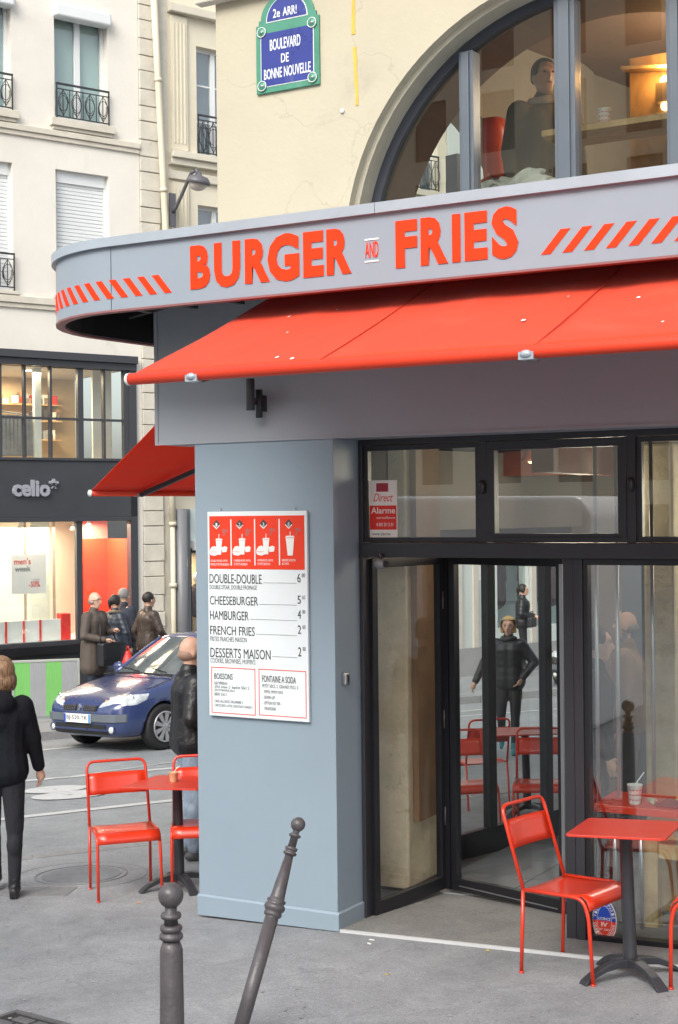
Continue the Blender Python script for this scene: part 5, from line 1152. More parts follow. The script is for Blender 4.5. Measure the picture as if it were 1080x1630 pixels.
# ================================================================== CARS
def make_car(label, loc, rz, paint, sides=True, plate='BJ-520-TK', name='parked_car'):
    """x forward = front at x=0 pointing -x, y to the car's right when seen from above"""
    c = thing(name, label, 'car', loc, rz)
    ST = [(-.0, .50, .30, .50, .53), (.03, .62, .235, .57, .60), (.09, .70, .20, .625, .66), (.2, .765, .18, .675, .73), (.4, .805, .175, .73, .80), (.65, .82, .175, .785, .862), (.9, .825, .175, .83, .91), (1.1, .825, .175, .86, .945), (1.5, .825, .175, .885, .95),
          (2.4, .825, .175, .91, .96), (3.1, .815, .18, .94, .97), (3.5, .785, .2, .94, .96), (3.68, .73, .25, .86, .88), (3.76, .64, .33, .66, .68)]
    def sec(w, zb, zs, zt): return [(0, zb), (w*.8, zb), (w*.95, zb+.05), (w, zb+.17), (w*1.005, zb+(zs-zb)*.55), (w*.985, zs-.07), (w*.94, zs), (w*.8, zs+(zt-zs)*.62), (w*.45, zt-.008), (0, zt)]
    vs = []; P = []
    for x, w, zb, zs, zt in ST:
        h = sec(w, zb, zs, zt); full = [(y, z) for y, z in h] + [(-y, z) for y, z in h[-2:0:-1]]; P.append(len(full)); vs += [(x, y, z) for y, z in full]
    n = P[0]; fs = [(i*n+j, (i+1)*n+j, (i+1)*n+(j+1) % n, i*n+(j+1) % n) for i in range(len(ST)-1) for j in range(n)] + [tuple(range(n)), tuple(range((len(ST)-1)*n, len(ST)*n))[::-1]]
    b = MB().add(vs, fs, True); me = b.mesh('body'); o = bpy.data.objects.new('body', me); COL.objects.link(o)
    sb = o.modifiers.new('s', 'SUBSURF'); sb.levels = 2; sb.render_levels = 2
    cut = MB()
    for x in (.72, 3.12): cut.lathe([(.335, -1.2), (.335, 1.2)], 32, (x, 0, .29), (0, 1, 0))
    cm_ = cut.mesh('cut'); co = bpy.data.objects.new('cut', cm_); COL.objects.link(co)
    bo = o.modifiers.new('b', 'BOOLEAN'); bo.object = co; bo.operation = 'DIFFERENCE'; bo.solver = 'EXACT'
    bpy.context.view_layer.update()
    e = bpy.data.meshes.new_from_object(o.evaluated_get(bpy.context.evaluated_depsgraph_get())); bpy.data.objects.remove(o); bpy.data.objects.remove(co)
    e.name = 'body'; e.materials.clear(); e.materials.append(paint); 
    for p_ in e.polygons: p_.material_index = 0
    bb = bpy.data.objects.new('body', e); COL.objects.link(bb); bb.parent = c
    # dark underbody block fills the arches
    MB().box(.35, 3.45, -.62, .62, .2, .62).build('underbody', M_RUB, c)
    # greenhouse
    def ring(zf): pass
    lo = [(1.02, 0), (1.05, .45), (1.22, .70), (1.6, .755), (2.4, .765), (3.1, .745), (3.45, .66), (3.60, .35), (3.62, 0)]
    hi = [(1.80, 0), (1.83, .40), (1.90, .54), (2.1, .575), (2.5, .585), (2.9, .575), (3.16, .53), (3.26, .30), (3.28, 0)]
    zl = [.935, .93, .905, .895, .91, .93, .935, .94, .94]; zh = [1.375, 1.37, 1.355, 1.36, 1.375, 1.375, 1.355, 1.365, 1.37]
    def full(l, z): return [(x, y, q) for (x, y), q in zip(l, z)] + [(x, -y, q) for (x, y), q in list(zip(l, z))[-2:0:-1]]
    A = full(lo, zl); B = full(hi, zh); n = len(A); mid = [((a[0]*.5+b_[0]*.5), (a[1]*.5+b_[1]*.5)*1.025, (a[2]+b_[2])/2+.01) for a, b_ in zip(A, B)]
    g = MB().add(A+mid+B, [(i, (i+1) % n, n+(i+1) % n, n+i) for i in range(n)] + [(n+i, n+(i+1) % n, 2*n+(i+1) % n, 2*n+i) for i in range(n)], True)
    g.build('glass', mat('car_glass', (.10, .12, .125), .04, var=.35, vs=2.5, spec=.9), c)
    cx_, = (2.5,); T = [(cx_+(p_[0]-cx_)*.55, p_[1]*.5, 1.425) for p_ in B]; Bo = [(p_[0]+(p_[0]-cx_)*.01, p_[1]*1.02, p_[2]+.004) for p_ in B]; Bl = [(p_[0]+(p_[0]-cx_)*.02, p_[1]*1.05, p_[2]-.012) for p_ in B]; T2 = [(cx_+(p_[0]-cx_)*.82, p_[1]*.86, 1.408) for p_ in B]
    r_ = MB().add(Bl+Bo+T2+T, [(k*n+i, k*n+(i+1) % n, (k+1)*n+(i+1) % n, (k+1)*n+i) for k in range(3) for i in range(n)] + [tuple(range(3*n, 4*n))], True); r_.build('roof', paint, c)
    for s in (-1, 1):
        def L_(i, t, out=.012):
            a = Vector((lo[i][0], s*lo[i][1], zl[i])); b_ = Vector((hi[i][0], s*hi[i][1], zh[i])); m_ = (a+b_)/2; m_.y *= 1.025; m_.z += .01
            p_ = a*(1-t)**2 + (m_*2-(a+b_)*.5)*2*t*(1-t) + b_*t*t; return p_ + Vector((0, s*out, 0))
        MB().tube([L_(2, t/6, .004) for t in range(7)], .028, 8, True, [.045, .036, .03, .028, .027, .026, .026]).build('pillar', paint, c)
        MB().tube([(Vector((2.30, s*.762, .90))).lerp(Vector((2.46, s*.59, 1.37)), t/4) + Vector((0, s*.012*math.sin(math.pi*t/4)+s*.006, 0)) for t in range(5)], .03, 8).build('pillar', M_RUB, c)
        MB().tube([L_(6, t/4, .0) for t in range(5)], .06, 8, True, [.1, .08, .07, .06, .05]).build('pillar', paint, c)
        # mirror
        MB().ball((1.42, s*.90, .98), .085, (.7, 1.15, .8), 14, 10).bar((1.45, s*.78, .93), (1.43, s*.86, .95), .04).build('wing_mirror', paint, c)
        # doors and handle
        MB().bar((1.98, s*.832, .70), (2.12, s*.832, .70), .02, .03).build('door_handle', M_RUB, c)
        sd_ = MB().box(1.15, 3.3, s*.826-.006, s*.826+.006, .455, .52); sd_.build('side_strip', M_RUB, c)
        for x in (1.12, 2.28): MB().tube([(x, s*.832, .25), (x, s*.836, .55), (x+.02, s*.815, .83)], .004, 5).build('door_gap', M_RUB, c)
    # wheels
    M_HUB = mat('hubcap_silver', (.42, .42, .44), .35, metal=.5, var=.08)
    tyre = None
    for x in (.72, 3.12):
        for s in (-1, 1):
            w = bpy.data.objects.new('wheel', None); COL.objects.link(w); w.parent = c; w.location = (x, s*.725, .295)
            MB().lathe([(.19, -.085), (.25, -.095), (.282, -.088), (.295, -.06), (.298, 0), (.295, .06), (.282, .088), (.25, .095), (.19, .085)], 36, (0, 0, 0), (0, s, 0)).build('tyre', M_RUB, w)
            MB().lathe([(.001, .05), (.16, .05), (.185, .088), (.198, .09), (.20, .06)], 32, (0, 0, 0), (0, s, 0)).build('rim', mat('hub_dark', (.06, .06, .065), .5), w)
            h = MB(); 
            for k in range(9):
                a = 2*math.pi*k/9
                for da in (-.10, .10):
                    h.bar((.045*math.cos(a), s*.094, .045*math.sin(a)), (.178*math.cos(a+da), s*.098, .178*math.sin(a+da)), .03, .016, (0, 1, 0))
            h.lathe([(.001, .105), (.04, .105), (.055, .095), (.055, .08)], 20, (0, 0, 0), (0, s, 0)); h.tube([(.188*math.cos(a), s*.096, .188*math.sin(a)) for a in [i*math.pi/16 for i in range(33)]], .012, 6)
            h.build('hubcap', M_HUB, w)
    # front end -------------------------------------------------
    from mathutils.bvhtree import BVHTree
    bv = BVHTree.FromPolygons([v.co.copy() for v in e.vertices], [tuple(p_.vertices) for p_ in e.polygons])
    def nose(y, z, out=0):    # x of the nose surface for lateral position y and height z
        h_ = bv.ray_cast(Vector((-1, y, z)), Vector((1, 0, 0)))[0]
        return (h_.x if h_ else .2) - out
    def onbody(p_, out=.006):
        q_, nn_, _, _ = bv.find_nearest(Vector(p_))
        if nn_.dot(q_ - Vector((1.8, 0, .55))) < 0: nn_ = -nn_
        return q_ + nn_*out
    def patch(name, y0, y1, z0, z1, m, out=.012, n=6, th=.02, taper=0):
        vs = []
        for i in range(n+1):
            y = y0+(y1-y0)*i/n
            for z in (z0, z1): vs += [(nose(y, z)-out, y, z)]
        k = len(vs); vs += [(v[0]+th+out, v[1], v[2]) for v in vs]
        fs = [(2*i, 2*i+1, 2*i+3, 2*i+2) for i in range(n)] + [(2*i, 2*i+2, k+2*i+2, k+2*i) for i in range(n)] + [(2*i+1, k+2*i+1, k+2*i+3, 2*i+3) for i in range(n)] + [(0, k, k+1, 1), (2*n, 2*n+1, k+2*n+1, k+2*n)]
        return MB().add(vs, fs).build(name, m, c, bevel=.004)
    patch('bumper_strip', -.74, .74, .40, .495, mat('bumper_grey', (.11, .13, .15), .5, var=.1), .028, 16, .06)
    patch('lower_grille', -.55, .55, .235, .285, M_RUB, .012, 12); patch('lower_grille', -.5, .5, .315, .365, M_RUB, .012, 12)
    for s in (-1, 1):
        gr = patch('grille', s*.07, s*.33, .535, .60, M_RUB, .022, 6)
        for k in range(3):
            z = .545 + k*.021
            m_ = MB()
            for j in range(7): y = s*(.08 + j*.036); x = nose(y, z)-.030; m_.box(x, x+.004, min(y, y+s*.012), max(y, y+s*.012), z, z+.01)
            m_.build('grille_mesh', M_STEEL, gr)
        # headlamp: swept back wedge laid on the body
        lowe = [(.06, .36, .555), (.10, .50, .56), (.17, .64, .575), (.30, .76, .605), (.44, .80, .66)]; upe = [(.10, .38, .60), (.16, .48, .655), (.24, .60, .70), (.38, .73, .735), (.50, .79, .745)]
        U_ = 8; W_ = 5; g_ = []
        def pol(l, t): t *= 4; i_ = min(3, int(t)); f_ = t-i_; return [l[i_][q]*(1-f_)+l[i_+1][q]*f_ for q in range(3)]
        for i_ in range(U_+1):
            a_ = pol(lowe, i_/U_); b_ = pol(upe, i_/U_)
            for j_ in range(W_+1):
                t_ = j_/W_; q_ = [a_[m]*(1-t_)+b_[m]*t_ for m in range(3)]; bul = .014 if 0 < j_ < W_ and 0 < i_ < U_ else .003
                g_.append(onbody((q_[0], s*q_[1], q_[2]), bul))
        hd = MB().add(g_, [(i_*(W_+1)+j_, (i_+1)*(W_+1)+j_, (i_+1)*(W_+1)+j_+1, i_*(W_+1)+j_+1) for i_ in range(U_) for j_ in range(W_)], True).build('headlight', mat('headlamp_glass', (.55, .6, .62), .08, var=.5, vs=14, coat=.6), c)
        for t_, rr_ in ((.35, .036), (.62, .04)):
            a_ = pol(lowe, t_); b_ = pol(upe, t_); q_ = onbody(((a_[0]+b_[0])/2, s*(a_[1]+b_[1])/2, (a_[2]+b_[2])/2), .013)
            MB().lathe([(rr_, 0), (rr_*.95, .010), (rr_*.4, .004), (.001, .002)], 16, q_, (-.8, s*.5, .3)).build('reflector', mat('chrome', (.75, .75, .75), .1, metal=1, var=.05), hd)
        qo = pol(upe, .12); MB().ball(onbody((qo[0], s*qo[1], qo[2]-.02), .01), .022, (.6, 1, .8), 8, 6).build('indicator', mat('orange_lens', (.8, .3, .05), .2, var=0), hd)
        fo = MB().lathe([(.001, .012), (.036, .008), (.042, 0), (.042, -.03)], 18, (nose(.58, .3)-.006, s*.58, .305), (-1, s*.35, 0)); fo.build('fog_light', mat('fog_lens', (.6, .62, .6), .15, var=.2), c)
        MB().tube([(nose(.58, .3)-.008+.0, s*.58 + .05*math.cos(a)*1.0, .305 + .05*math.sin(a)) for a in [i*math.pi/8 for i in range(17)]], .008, 6).build('fog_bezel', paint, c)
    MB().prism([], 0, 0) if False else None
    bd_ = MB(); q_ = .045
    outer = [(0, .045), (.028, 0), (0, -.045), (-.028, 0)]; inner = [(0, .024), (.013, 0), (0, -.024), (-.013, 0)]
    X = nose(0, .57)-.03
    vs = [(X, y, .572+z) for y, z in outer] + [(X, y, .572+z) for y, z in inner] + [(X+.03, y, .572+z) for y, z in outer] + [(X+.03, y, .572+z) for y, z in inner]
    bd_.add(vs, [(i, (i+1) % 4, 4+(i+1) % 4, 4+i) for i in range(4)] + [(i, 8+i, 8+(i+1) % 4, (i+1) % 4) for i in range(4)] + [(4+i, 4+(i+1) % 4, 12+(i+1) % 4, 12+i) for i in range(4)])
    bd_.build('badge', MATS['chrome'], c)
    
    pt = bpy.data.objects.new('number_plate', None); COL.objects.link(pt); pt.parent = c; pt.location = (nose(0, .4)-.04, 0, .385); pt.rotation_euler = (0, 0, R(-90))
    MB().box(-.26, .26, -.006, .01, 0, .11).build('plate', M_PAPER, pt, bevel=.003); MB().box(-.26, -.222, -.008, -.0062, .003, .107).build('blue_band', M_SBL, pt); MB().box(.222, .26, -.008, -.0062, .003, .107).build('blue_band', mat('plate_blue', (.1, .3, .6), .5), pt)
    text(pt, plate, -.205, .022, .205, .09, -.0085, M_INK, thick=.001, offset=.008)
    # wipers, scuttle
    for y0, y1 in ((-.55, .0), (-.02, .5)): MB().tube([(1.0, y0, .955), (1.10, (y0+y1)/2, .975), (1.16, y1, 1.0)], .008, 6).build('wiper', M_RUB, c)
    MB().tube([(.98, -.68, .91), (.93, -.35, .94), (.92, 0, .948), (.93, .35, .94), (.98, .68, .91)], .012, 6).build('scuttle', M_RUB, c)
    for s in (-1, 1): MB().tube([(.10, s*.42, .655), (.3, s*.60, .73), (.6, s*.72, .80), (.95, s*.72, .885)], .004, 5).build('bonnet_gap', M_RUB, c)
    # tail
    for s in (-1, 1): MB().ball((3.55, s*.68, .86), .07, (.8, .7, 1.6), 10, 8).build('tail_light', M_LRED, c)
    return c
M_CARB = mat('navy_car_paint', (.028, .046, .14), .28, var=.06, vs=2, coat=1.0)
wA = G(258, 1193, -.13); wB = G(152, 1183, -.13)
ax = Vector((wA.x-wB.x, wA.y-wB.y, 0)); 
heading = math.atan2(E1.y, E1.x)
ha = R(78)
# front-left wheel ground contact of local (.72, -.725) sits at wA; local x runs to the rear
fx = Vector((math.cos(ha), math.sin(ha), 0)); fy = Vector((-fx.y, fx.x, 0))
org = Vector((wA.x, wA.y, 0)) - fx*.72 + fy*.74
car = make_car('dark blue hatchback with its front towards the roadworks barrier', (org.x, org.y, gz(org.x, org.y)-.13), ha, M_CARB)
car.scale = (1.07, 1.07, 1.07); car.location = tuple(Vector(car.location) - fx*.05 + fy*.05)
car.rotation_mode = 'QUATERNION'; car.rotation_quaternion = Vector((0, 0, 1)).rotation_difference(GN) @ Matrix.Rotation(ha, 3, 'Z').to_quaternion()
M_CARD = mat('black_car_paint', (.012, .012, .014), .3, coat=1)
q = G(893, 1106, -.13)
c2 = make_car('black car seen through the door, its plate starting CE', (q.x, q.y, gz(q.x, q.y)-.13), ha+R(8), M_CARD, plate='CE-718-ZP')
fx2 = Vector((math.cos(ha+R(8)), math.sin(ha+R(8)), 0)); c2.location = (q.x - fx2.x*.1 + .3, q.y + .4, gz(q.x, q.y)-.13)

# white van on the boulevard behind the camera (seen mirrored in the transom panes)
vn = thing('white_van', 'long white delivery van parked on the boulevard, mirrored in the shop windows', 'van', (-6.2, -7.4, gz(-6.2, -7.4)-.13), 0)
prof = [(0, .3), (5.4, .3), (5.4, 2.7), (5.25, 2.86), (1.7, 2.9), (1.35, 2.8), (.75, 1.35), (.1, 1.05), (0, .8)]
MB().prism(prof, -.95, .95).build('body', mat('van_white', (.8, .82, .83), .35, var=.02), vn, bevel=.08, seg=4)
for y in (-.955, .955): MB().box(1.9, 5.2, y-.004, y+.004, 1.3, 1.33).box(1.9, 5.2, y-.004, y+.004, 2.0, 2.03).build('side_trim', M_GRY, vn)
for y in (-.953, .953): MB().prism([(1.0, 1.4), (1.75, 1.4), (1.75, 2.2), (1.45, 2.2)], y-.005, y+.005).build('window', M_RUB, vn)
for x in (1.0, 4.4):
    for s in (-1, 1): MB().lathe([(.001, -.1), (.3, -.1), (.33, -.06), (.33, .06), (.3, .1), (.001, .1)], 24, (x, s*.88, .33), (0, 1, 0)).build('wheel', M_RUB, vn)
# buildings across the boulevard, mirrored in the glass and closing the street
def plain_block(x0, x1, y, label, m, rows=8, z1=24):
    t = thing('boulevard_building', label, 'building', (0, y, 0)); hl = []
    n = int((x1-x0)/2.6)
    for r_ in range(rows):
        for i in range(n): a = x0 + .8 + i*2.6; hl.append((a, a+1.25, .6+r_*2.9 if r_ else .2, 2.7+r_*2.9))
    walls(MB(), x0, x1, -1, z1, 0, .5, hl).build('wall', m, t)
    pn = MB()
    w0 = None
    for h in hl:
        f = MB().box(h[0], h[1], .14, .2, h[2], h[3]).build('window', mat('far_window_dark', (.05, .06, .07), .1), t)
    return t
t = plain_block(-26, -2, -24, 'beige stone building across the boulevard mirrored in the shop glass', M_CREAMB); 
t.rotation_euler = (0, 0, math.pi); t.location = (-34, -38, 0)
t = plain_block(-8, 12, -24, 'grey stone building across the boulevard further along', mat('grey_limestone', (.4, .38, .34), .9, var=.1)); t.rotation_euler = (0, 0, math.pi); t.location = (2, -39, 0)

# ================================================================== PEOPLE
def person(name_label, loc, face_deg, H=1.75, jacket=None, legs=None, hair=None, skin=M_SKIN, shoes=M_RUB, pose=None, vox=.014, coat_len=0, hairstyle='short', fem=False, hood=False, scarf=None, fat=1.0, group=None, hips_mat=None, head_yaw=0):
    k = H/1.75; p = dict(
        ankleL=(0, .09, .08), ankleR=(0, -.09, .08), kneeL=(.02, .095, .49), kneeR=(.02, -.095, .49), hipL=(0, .085, .92), hipR=(0, -.085, .92),
        pelvis=(0, 0, .97), waist=(-.01, 0, 1.12), chest=(.0, 0, 1.32), neck=(-.005, 0, 1.48), head=(.02, 0, 1.635),
        shL=(0, .175, 1.42), shR=(0, -.175, 1.42), elL=(-.02, .235, 1.14), elR=(-.02, -.235, 1.14), wrL=(.06, .24, .90), wrR=(.06, -.24, .90), toeL=0, toeR=0)
    if pose: p.update(pose)
    sw = .9 if fem else 1.0
    V = {a: (Vector(v)*k if isinstance(v, (tuple, list)) else v) for a, v in p.items()}
    for a in ('shL', 'shR'): V[a].y *= sw
    t = thing('person', name_label, 'person', loc, R(face_deg), group)
    F = Vector((1, 0, 0))
    # body: one continuous figure
    hd = V['head']; yaw = Matrix.Rotation(R(head_yaw), 3, 'Z'); b = MB()
    b.ball(hd + Vector((-.008, 0, .02))*k, .1*k, (.98, .78, 1.08), 16, 12, yaw)
    fc = lambda x, y, z: hd + yaw @ (Vector((x, y, z))*k)
    b.cap(fc(.03, 0, -.03), fc(.045, 0, -.085), .062*k, .038*k)     # jaw
    b.cap(fc(.092, 0, .015), fc(.112, 0, -.022), .010*k, .014*k, 8)   # nose
    b.cap(fc(.086, -.018, -.055), fc(.086, .018, -.055), .010*k, .010*k, 8)
    b.cap(fc(.080, -.045, .042), fc(.086, -.012, .045), .012*k, .012*k, 8); b.cap(fc(.080, .045, .042), fc(.086, .012, .045), .012*k, .012*k, 8)
    for s in (-1, 1): b.ball(fc(-.005, s*.079, -.005), .022*k, (.8, .4, 1.4), 8, 6, yaw)
    b.cap(V['neck']-Vector((0, 0, .06)), hd-Vector((.02, 0, .07))*k, .058*k, .052*k)
    b.cap(V['chest'], V['waist'], .12*k, .11*k); b.cap(V['pelvis']+Vector((0, -.05, 0)), V['pelvis']+Vector((0, .05, 0)), .11*k, .11*k)
    b.cap(V['waist'], V['pelvis'], .11*k, .11*k)
    b.cap(V['shL'], V['shR'], .045*k, .045*k); b.cap(V['chest'], V['neck'], .10*k, .055*k)
    ex = MB()
    for s in 'LR':
        b.cap(V['sh'+s], V['el'+s], .045*k, .038*k, 10); b.cap(V['el'+s], V['wr'+s], .038*k, .026*k, 10)
        d = (V['wr'+s]-V['el'+s]).normalized(); side = Vector((0, 1 if s == 'L' else -1, 0)); fwd = (F - d*F.dot(d)); fwd = fwd.normalized() if fwd.length > .1 else Vector((0, 0, 1))
        nrm = d.cross(fwd).normalized()
        c0 = V['wr'+s] + d*.045*k
        b.cap(V['wr'+s], c0 + d*.02*k, .028*k, .034*k, 10); b.ball(c0 + d*.03*k, .038*k, (1, 1, 1), 10, 8)
        b.cap(V['wr'+s] + d*.03*k, c0 + d*.035*k, .026*k, .03*k, 8)
        inn = -side
        for f in range(4):
            o_ = c0 + d*.05*k + fwd*(f-1.5)*.019*k; l = (.034, .04, .037, .028)[f]*k
            m1 = o_ + (d*.9 + inn*.3).normalized()*l; m2 = m1 + (d*.5 + inn*.8).normalized()*l*.8
            ex.cap(o_ - d*.012*k, m1, .0095*k, .0085*k, 8); ex.cap(m1, m2, .0085*k, .0068*k, 8)
        th_ = V['wr'+s] + d*.03*k + fwd*.03*k; ex.cap(th_, th_ + (d*.7+fwd*.6+inn*.3).normalized()*.045*k, .0115*k, .0095*k, 8)
        b.cap(V['hip'+s], V['knee'+s], .07*k, .05*k, 10); b.cap(V['knee'+s], V['ankle'+s], .048*k, .032*k, 10); 
    remeshed(b, 'body', skin, t, min(vox, .012), 2, ex)
    # eyes, brows, lips
    e_ = MB()
    for s in (-1, 1): e_.ball(fc(.089, s*.031, .018), .010*k, (.5, 1.2, .6), 8, 6, yaw)
    e_.build('eyes', mat('eye_dark', (.03, .02, .02), .3, var=0), t)
    MB().ball(fc(.096, 0, -.052), .016*k, (.35, 1.3, .38), 8, 6, yaw).build('lips', mat('lips', (.4, .13, .11), .5, var=0), t)
    # trousers
    if legs:
        b = MB(); b.cap(V['pelvis']+Vector((-.01, -.06, .02))*k, V['pelvis']+Vector((-.01, .06, .02))*k, .125*k*fat, .125*k*fat); 
        for s in 'LR':
            kn = V['knee'+s]; an = V['ankle'+s]
            b.cap(V['hip'+s]-Vector((.015, 0, 0)), kn, .095*k, .066*k, 12); b.cap(kn, an + (kn-an).normalized()*.03, .062*k, .046*k if fem else .058*k, 12)
            b.ball(kn + (an-kn)*.28 - Vector((.015, 0, 0)), .062*k, (1, 1, 1.6), 10, 8)
        remeshed(b, 'trousers', legs, t, vox, 3)
    # shoes
    for s in 'LR':
        an = V['ankle'+s]; pitch = p['toe'+s]; d = Vector((math.cos(pitch), 0, -math.sin(pitch)))
        up_ = Vector((math.sin(pitch), 0, math.cos(pitch)))
        b = MB().cap(an + up_*.05*k, an - up_*.02*k, .046*k, .046*k, 10).cap(an - up_*.035*k - d*.045*k, an - up_*.045*k + d*.10*k, .036*k, .038*k, 10).cap(an - up_*.045*k + d*.10*k, an - up_*.055*k + d*.16*k, .038*k, .024*k, 10)
        if fem: b.obox(an - up_*.06*k - d*.045*k, d*.03*k, Vector((0, .028*k, 0)), up_*.022*k)
        remeshed(b, 'shoe', shoes if not isinstance(shoes, dict) else shoes[s], t, .01, 2)
    # jacket
    if jacket:
        b = MB(); b.cap(V['shL']*.93+Vector((0, 0, .0)), V['shR']*.93, .088*k, .088*k); b.cap(V['chest']+Vector((.0, .055, 0)), V['waist']+Vector((0, .045, 0)), .135*k*fat, .125*k*fat); b.cap(V['chest']+Vector((0, -.055, 0)), V['waist']+Vector((0, -.045, 0)), .135*k*fat, .125*k*fat)
        b.cap(V['waist']+Vector((0, -.05, 0)), V['pelvis']+Vector((-.01, -.06, -.03-coat_len*.0)), .125*k*fat, .14*k*fat); b.cap(V['waist']+Vector((0, .05, 0)), V['pelvis']+Vector((-.01, .06, -.03)), .125*k*fat, .14*k*fat)
        if coat_len:
            for y in (-.07, .07): b.cap(V['pelvis']+Vector((-.01, y, 0)), V['pelvis']+Vector((-.01, y*1.15, -coat_len))*1.0, .14*k*fat, .145*k*fat)
        b.cap(V['chest']+Vector((0, 0, .04)), V['neck']+Vector((0, 0, -.01)), .12*k, .075*k); b.cap(V['neck']+Vector((-.01, 0, -.01)), V['neck']+Vector((0, 0, .02)), .074*k, .072*k)
        for s in 'LR':
            el = V['el'+s]; wr = V['wr'+s]; b.cap(V['sh'+s]*.985, el, .088*k, .064*k, 12); b.cap(el, wr - (wr-el).normalized()*.01, .060*k, .048*k, 12); b.ball(el, .066*k)
        if hood: b.ball(V['neck']+Vector((-.09, 0, -.04)), .11*k, (.8, 1.15, .9)); b.ball(V['neck']+Vector((-.10, 0, -.14)), .09*k, (.6, 1.0, 1.3))
        remeshed(b, 'jacket', jacket, t, vox, 3)
    if scarf: remeshed(MB().tube([V['neck'] + Vector((.085*math.cos(a), .085*math.sin(a), .01*math.sin(2*a)))*k for a in [i*math.pi/8 for i in range(17)]], .03*k, 10), 'collar', scarf, t, .012, 2)
    # hair
    if hairstyle != 'bald' and hair:
        b = MB()
        b.ball(fc(-.022, 0, .04), .103*k, (1.0, .86, .98), 18, 12, yaw)
        if hairstyle == 'bob':
            b.ball(fc(-.02, 0, .03), .115*k, (1.0, .95, 1.0), 18, 12, yaw); b.ball(fc(-.045, 0, -.05), .108*k, (.85, 1.08, .85), 16, 10, yaw)
            for s in (-1, 1): b.ball(fc(.01, s*.085, -.05), .05*k, (1, .7, 1.5), 10, 8, yaw)
        if hairstyle == 'pony':
            for s in (-1, 1): b.ball(fc(-.01, s*.07, .01), .045*k, (1.1, .6, 1.4), 10, 8, yaw)
            b.ball(fc(-.11, 0, .02), .05*k, (1, .9, 1.2)); b.cap(fc(-.12, 0, 0), fc(-.12, 0, -.09), .035*k, .02*k)
        if hairstyle == 'side':
            for s in (-1, 1): b.cap(fc(.02, s*.072, .04), fc(-.01, s*.08, -.06), .03*k, .028*k)
            b.ball(fc(-.05, 0, -.03), .08*k, (1, 1, 1.2)); b.cap(fc(.05, -.05, .085), fc(.03, .06, .085), .032*k, .036*k)
        if hairstyle == 'short':
            for s in (-1, 1): b.ball(fc(-.03, s*.07, .01), .035*k, (1.2, .5, 1.3), 10, 8, yaw)
        hb = MB()
        remeshed(b, 'hair', hair, t, .009, 2)
        # keep the face clear: trim everything in front of the brow
        ho_ = [c for c in t.children if c.name.startswith('hair')][-1]; bm = bmesh.new(); bm.from_mesh(ho_.data)
        inv = yaw.inverted(); 
        dl = [v for v in bm.verts if (inv @ (v.co - hd)).x > ((.03 if hairstyle == 'side' else .055)*k if (inv @ (v.co-hd)).z < .085*k else .12*k)]
        bmesh.ops.delete(bm, geom=dl, context='VERTS'); bm.to_mesh(ho_.data); bm.free()
    if hairstyle == 'bald' and hair:
        b = MB()
        b.ball(fc(-.022, 0, -.012), .100*k, (1.0, .80, .62), 16, 10, yaw)
        remeshed(b, 'hair', hair, t, .009, 2)
    return t
def at(px, py, dz=0): p_ = G(px, py, dz); return p_
AWAY, RIGHT, TOCAM, LEFT = 118.8, 28.8, -61.2, 208.8
M_BLKCOAT = mat('black_wool', (.007, .008, .012), .9, var=.3, vs=6, bump=.6, bs=11, spec=.25)
M_JEANB = mat('black_denim', (.012, .013, .018), .85, var=.3, vs=8, bump=.5, bs=18)
M_JEAN = mat('pale_denim', (.24, .30, .38), .85, var=.3, vs=7, bump=.6, bs=15, dirt=((.12, .17, .25), 7, .55))
M_JEAND = mat('blue_denim', (.05, .1, .24), .85, var=.25, vs=8, bump=.5, bs=16)
def hair_mat(name, a, b):
    m = bpy.data.materials.new(name); m.use_nodes = True; nt = m.node_tree; p = nt.nodes['Principled BSDF']; L = nt.links.new
    tc = nt.nodes.new('ShaderNodeTexCoord'); mp_ = nt.nodes.new('ShaderNodeMapping'); mp_.inputs['Scale'].default_value = (70, 70, 5)
    n = nt.nodes.new('ShaderNodeTexNoise'); n.inputs['Scale'].default_value = 1; n.inputs['Detail'].default_value = 5; n.inputs['Distortion'].default_value = .6
    r = nt.nodes.new('ShaderNodeValToRGB'); r.color_ramp.elements[0].position = .36; r.color_ramp.elements[0].color = (*a, 1); r.color_ramp.elements[1].position = .66; r.color_ramp.elements[1].color = (*b, 1)
    L(tc.outputs['Object'], mp_.inputs[0]); L(mp_.outputs[0], n.inputs['Vector']); L(n.outputs['Fac'], r.inputs[0]); L(r.outputs[0], p.inputs['Base Color']); p.inputs['Roughness'].default_value = .45
    bu = nt.nodes.new('ShaderNodeBump'); bu.inputs['Strength'].default_value = .7; bu.inputs['Distance'].default_value = .01; L(n.outputs['Fac'], bu.inputs['Height']); L(bu.outputs[0], p.inputs['Normal'])
    MATS[name] = m; return m
M_BLOND = hair_mat('blond_strands', (.11, .055, .028), (.40, .25, .14))
M_BLOND_OLD = mat('blond_hair', (.38, .25, .15), .45, var=.3, vs=18, bump=.35, bs=140); M_DKHAIR = mat('dark_hair', (.015, .012, .01), .5, var=.3, bump=.5, bs=50); M_GRHAIR = mat('grey_hair', (.22, .21, .2), .7, var=.2, bump=.5, bs=60)
M_LEATH = mat('black_leather', (.011, .011, .013), .42, var=.3, vs=7, bump=.9, bs=10); M_BRLEA = mat('brown_leather', (.05, .035, .028), .42, var=.3, vs=7, bump=.9, bs=10)
M_TRENCH = mat('brown_grey_coat', (.085, .066, .054), .7, var=.2, vs=5, bump=.7, bs=9)
p_ = at(22, 1428)
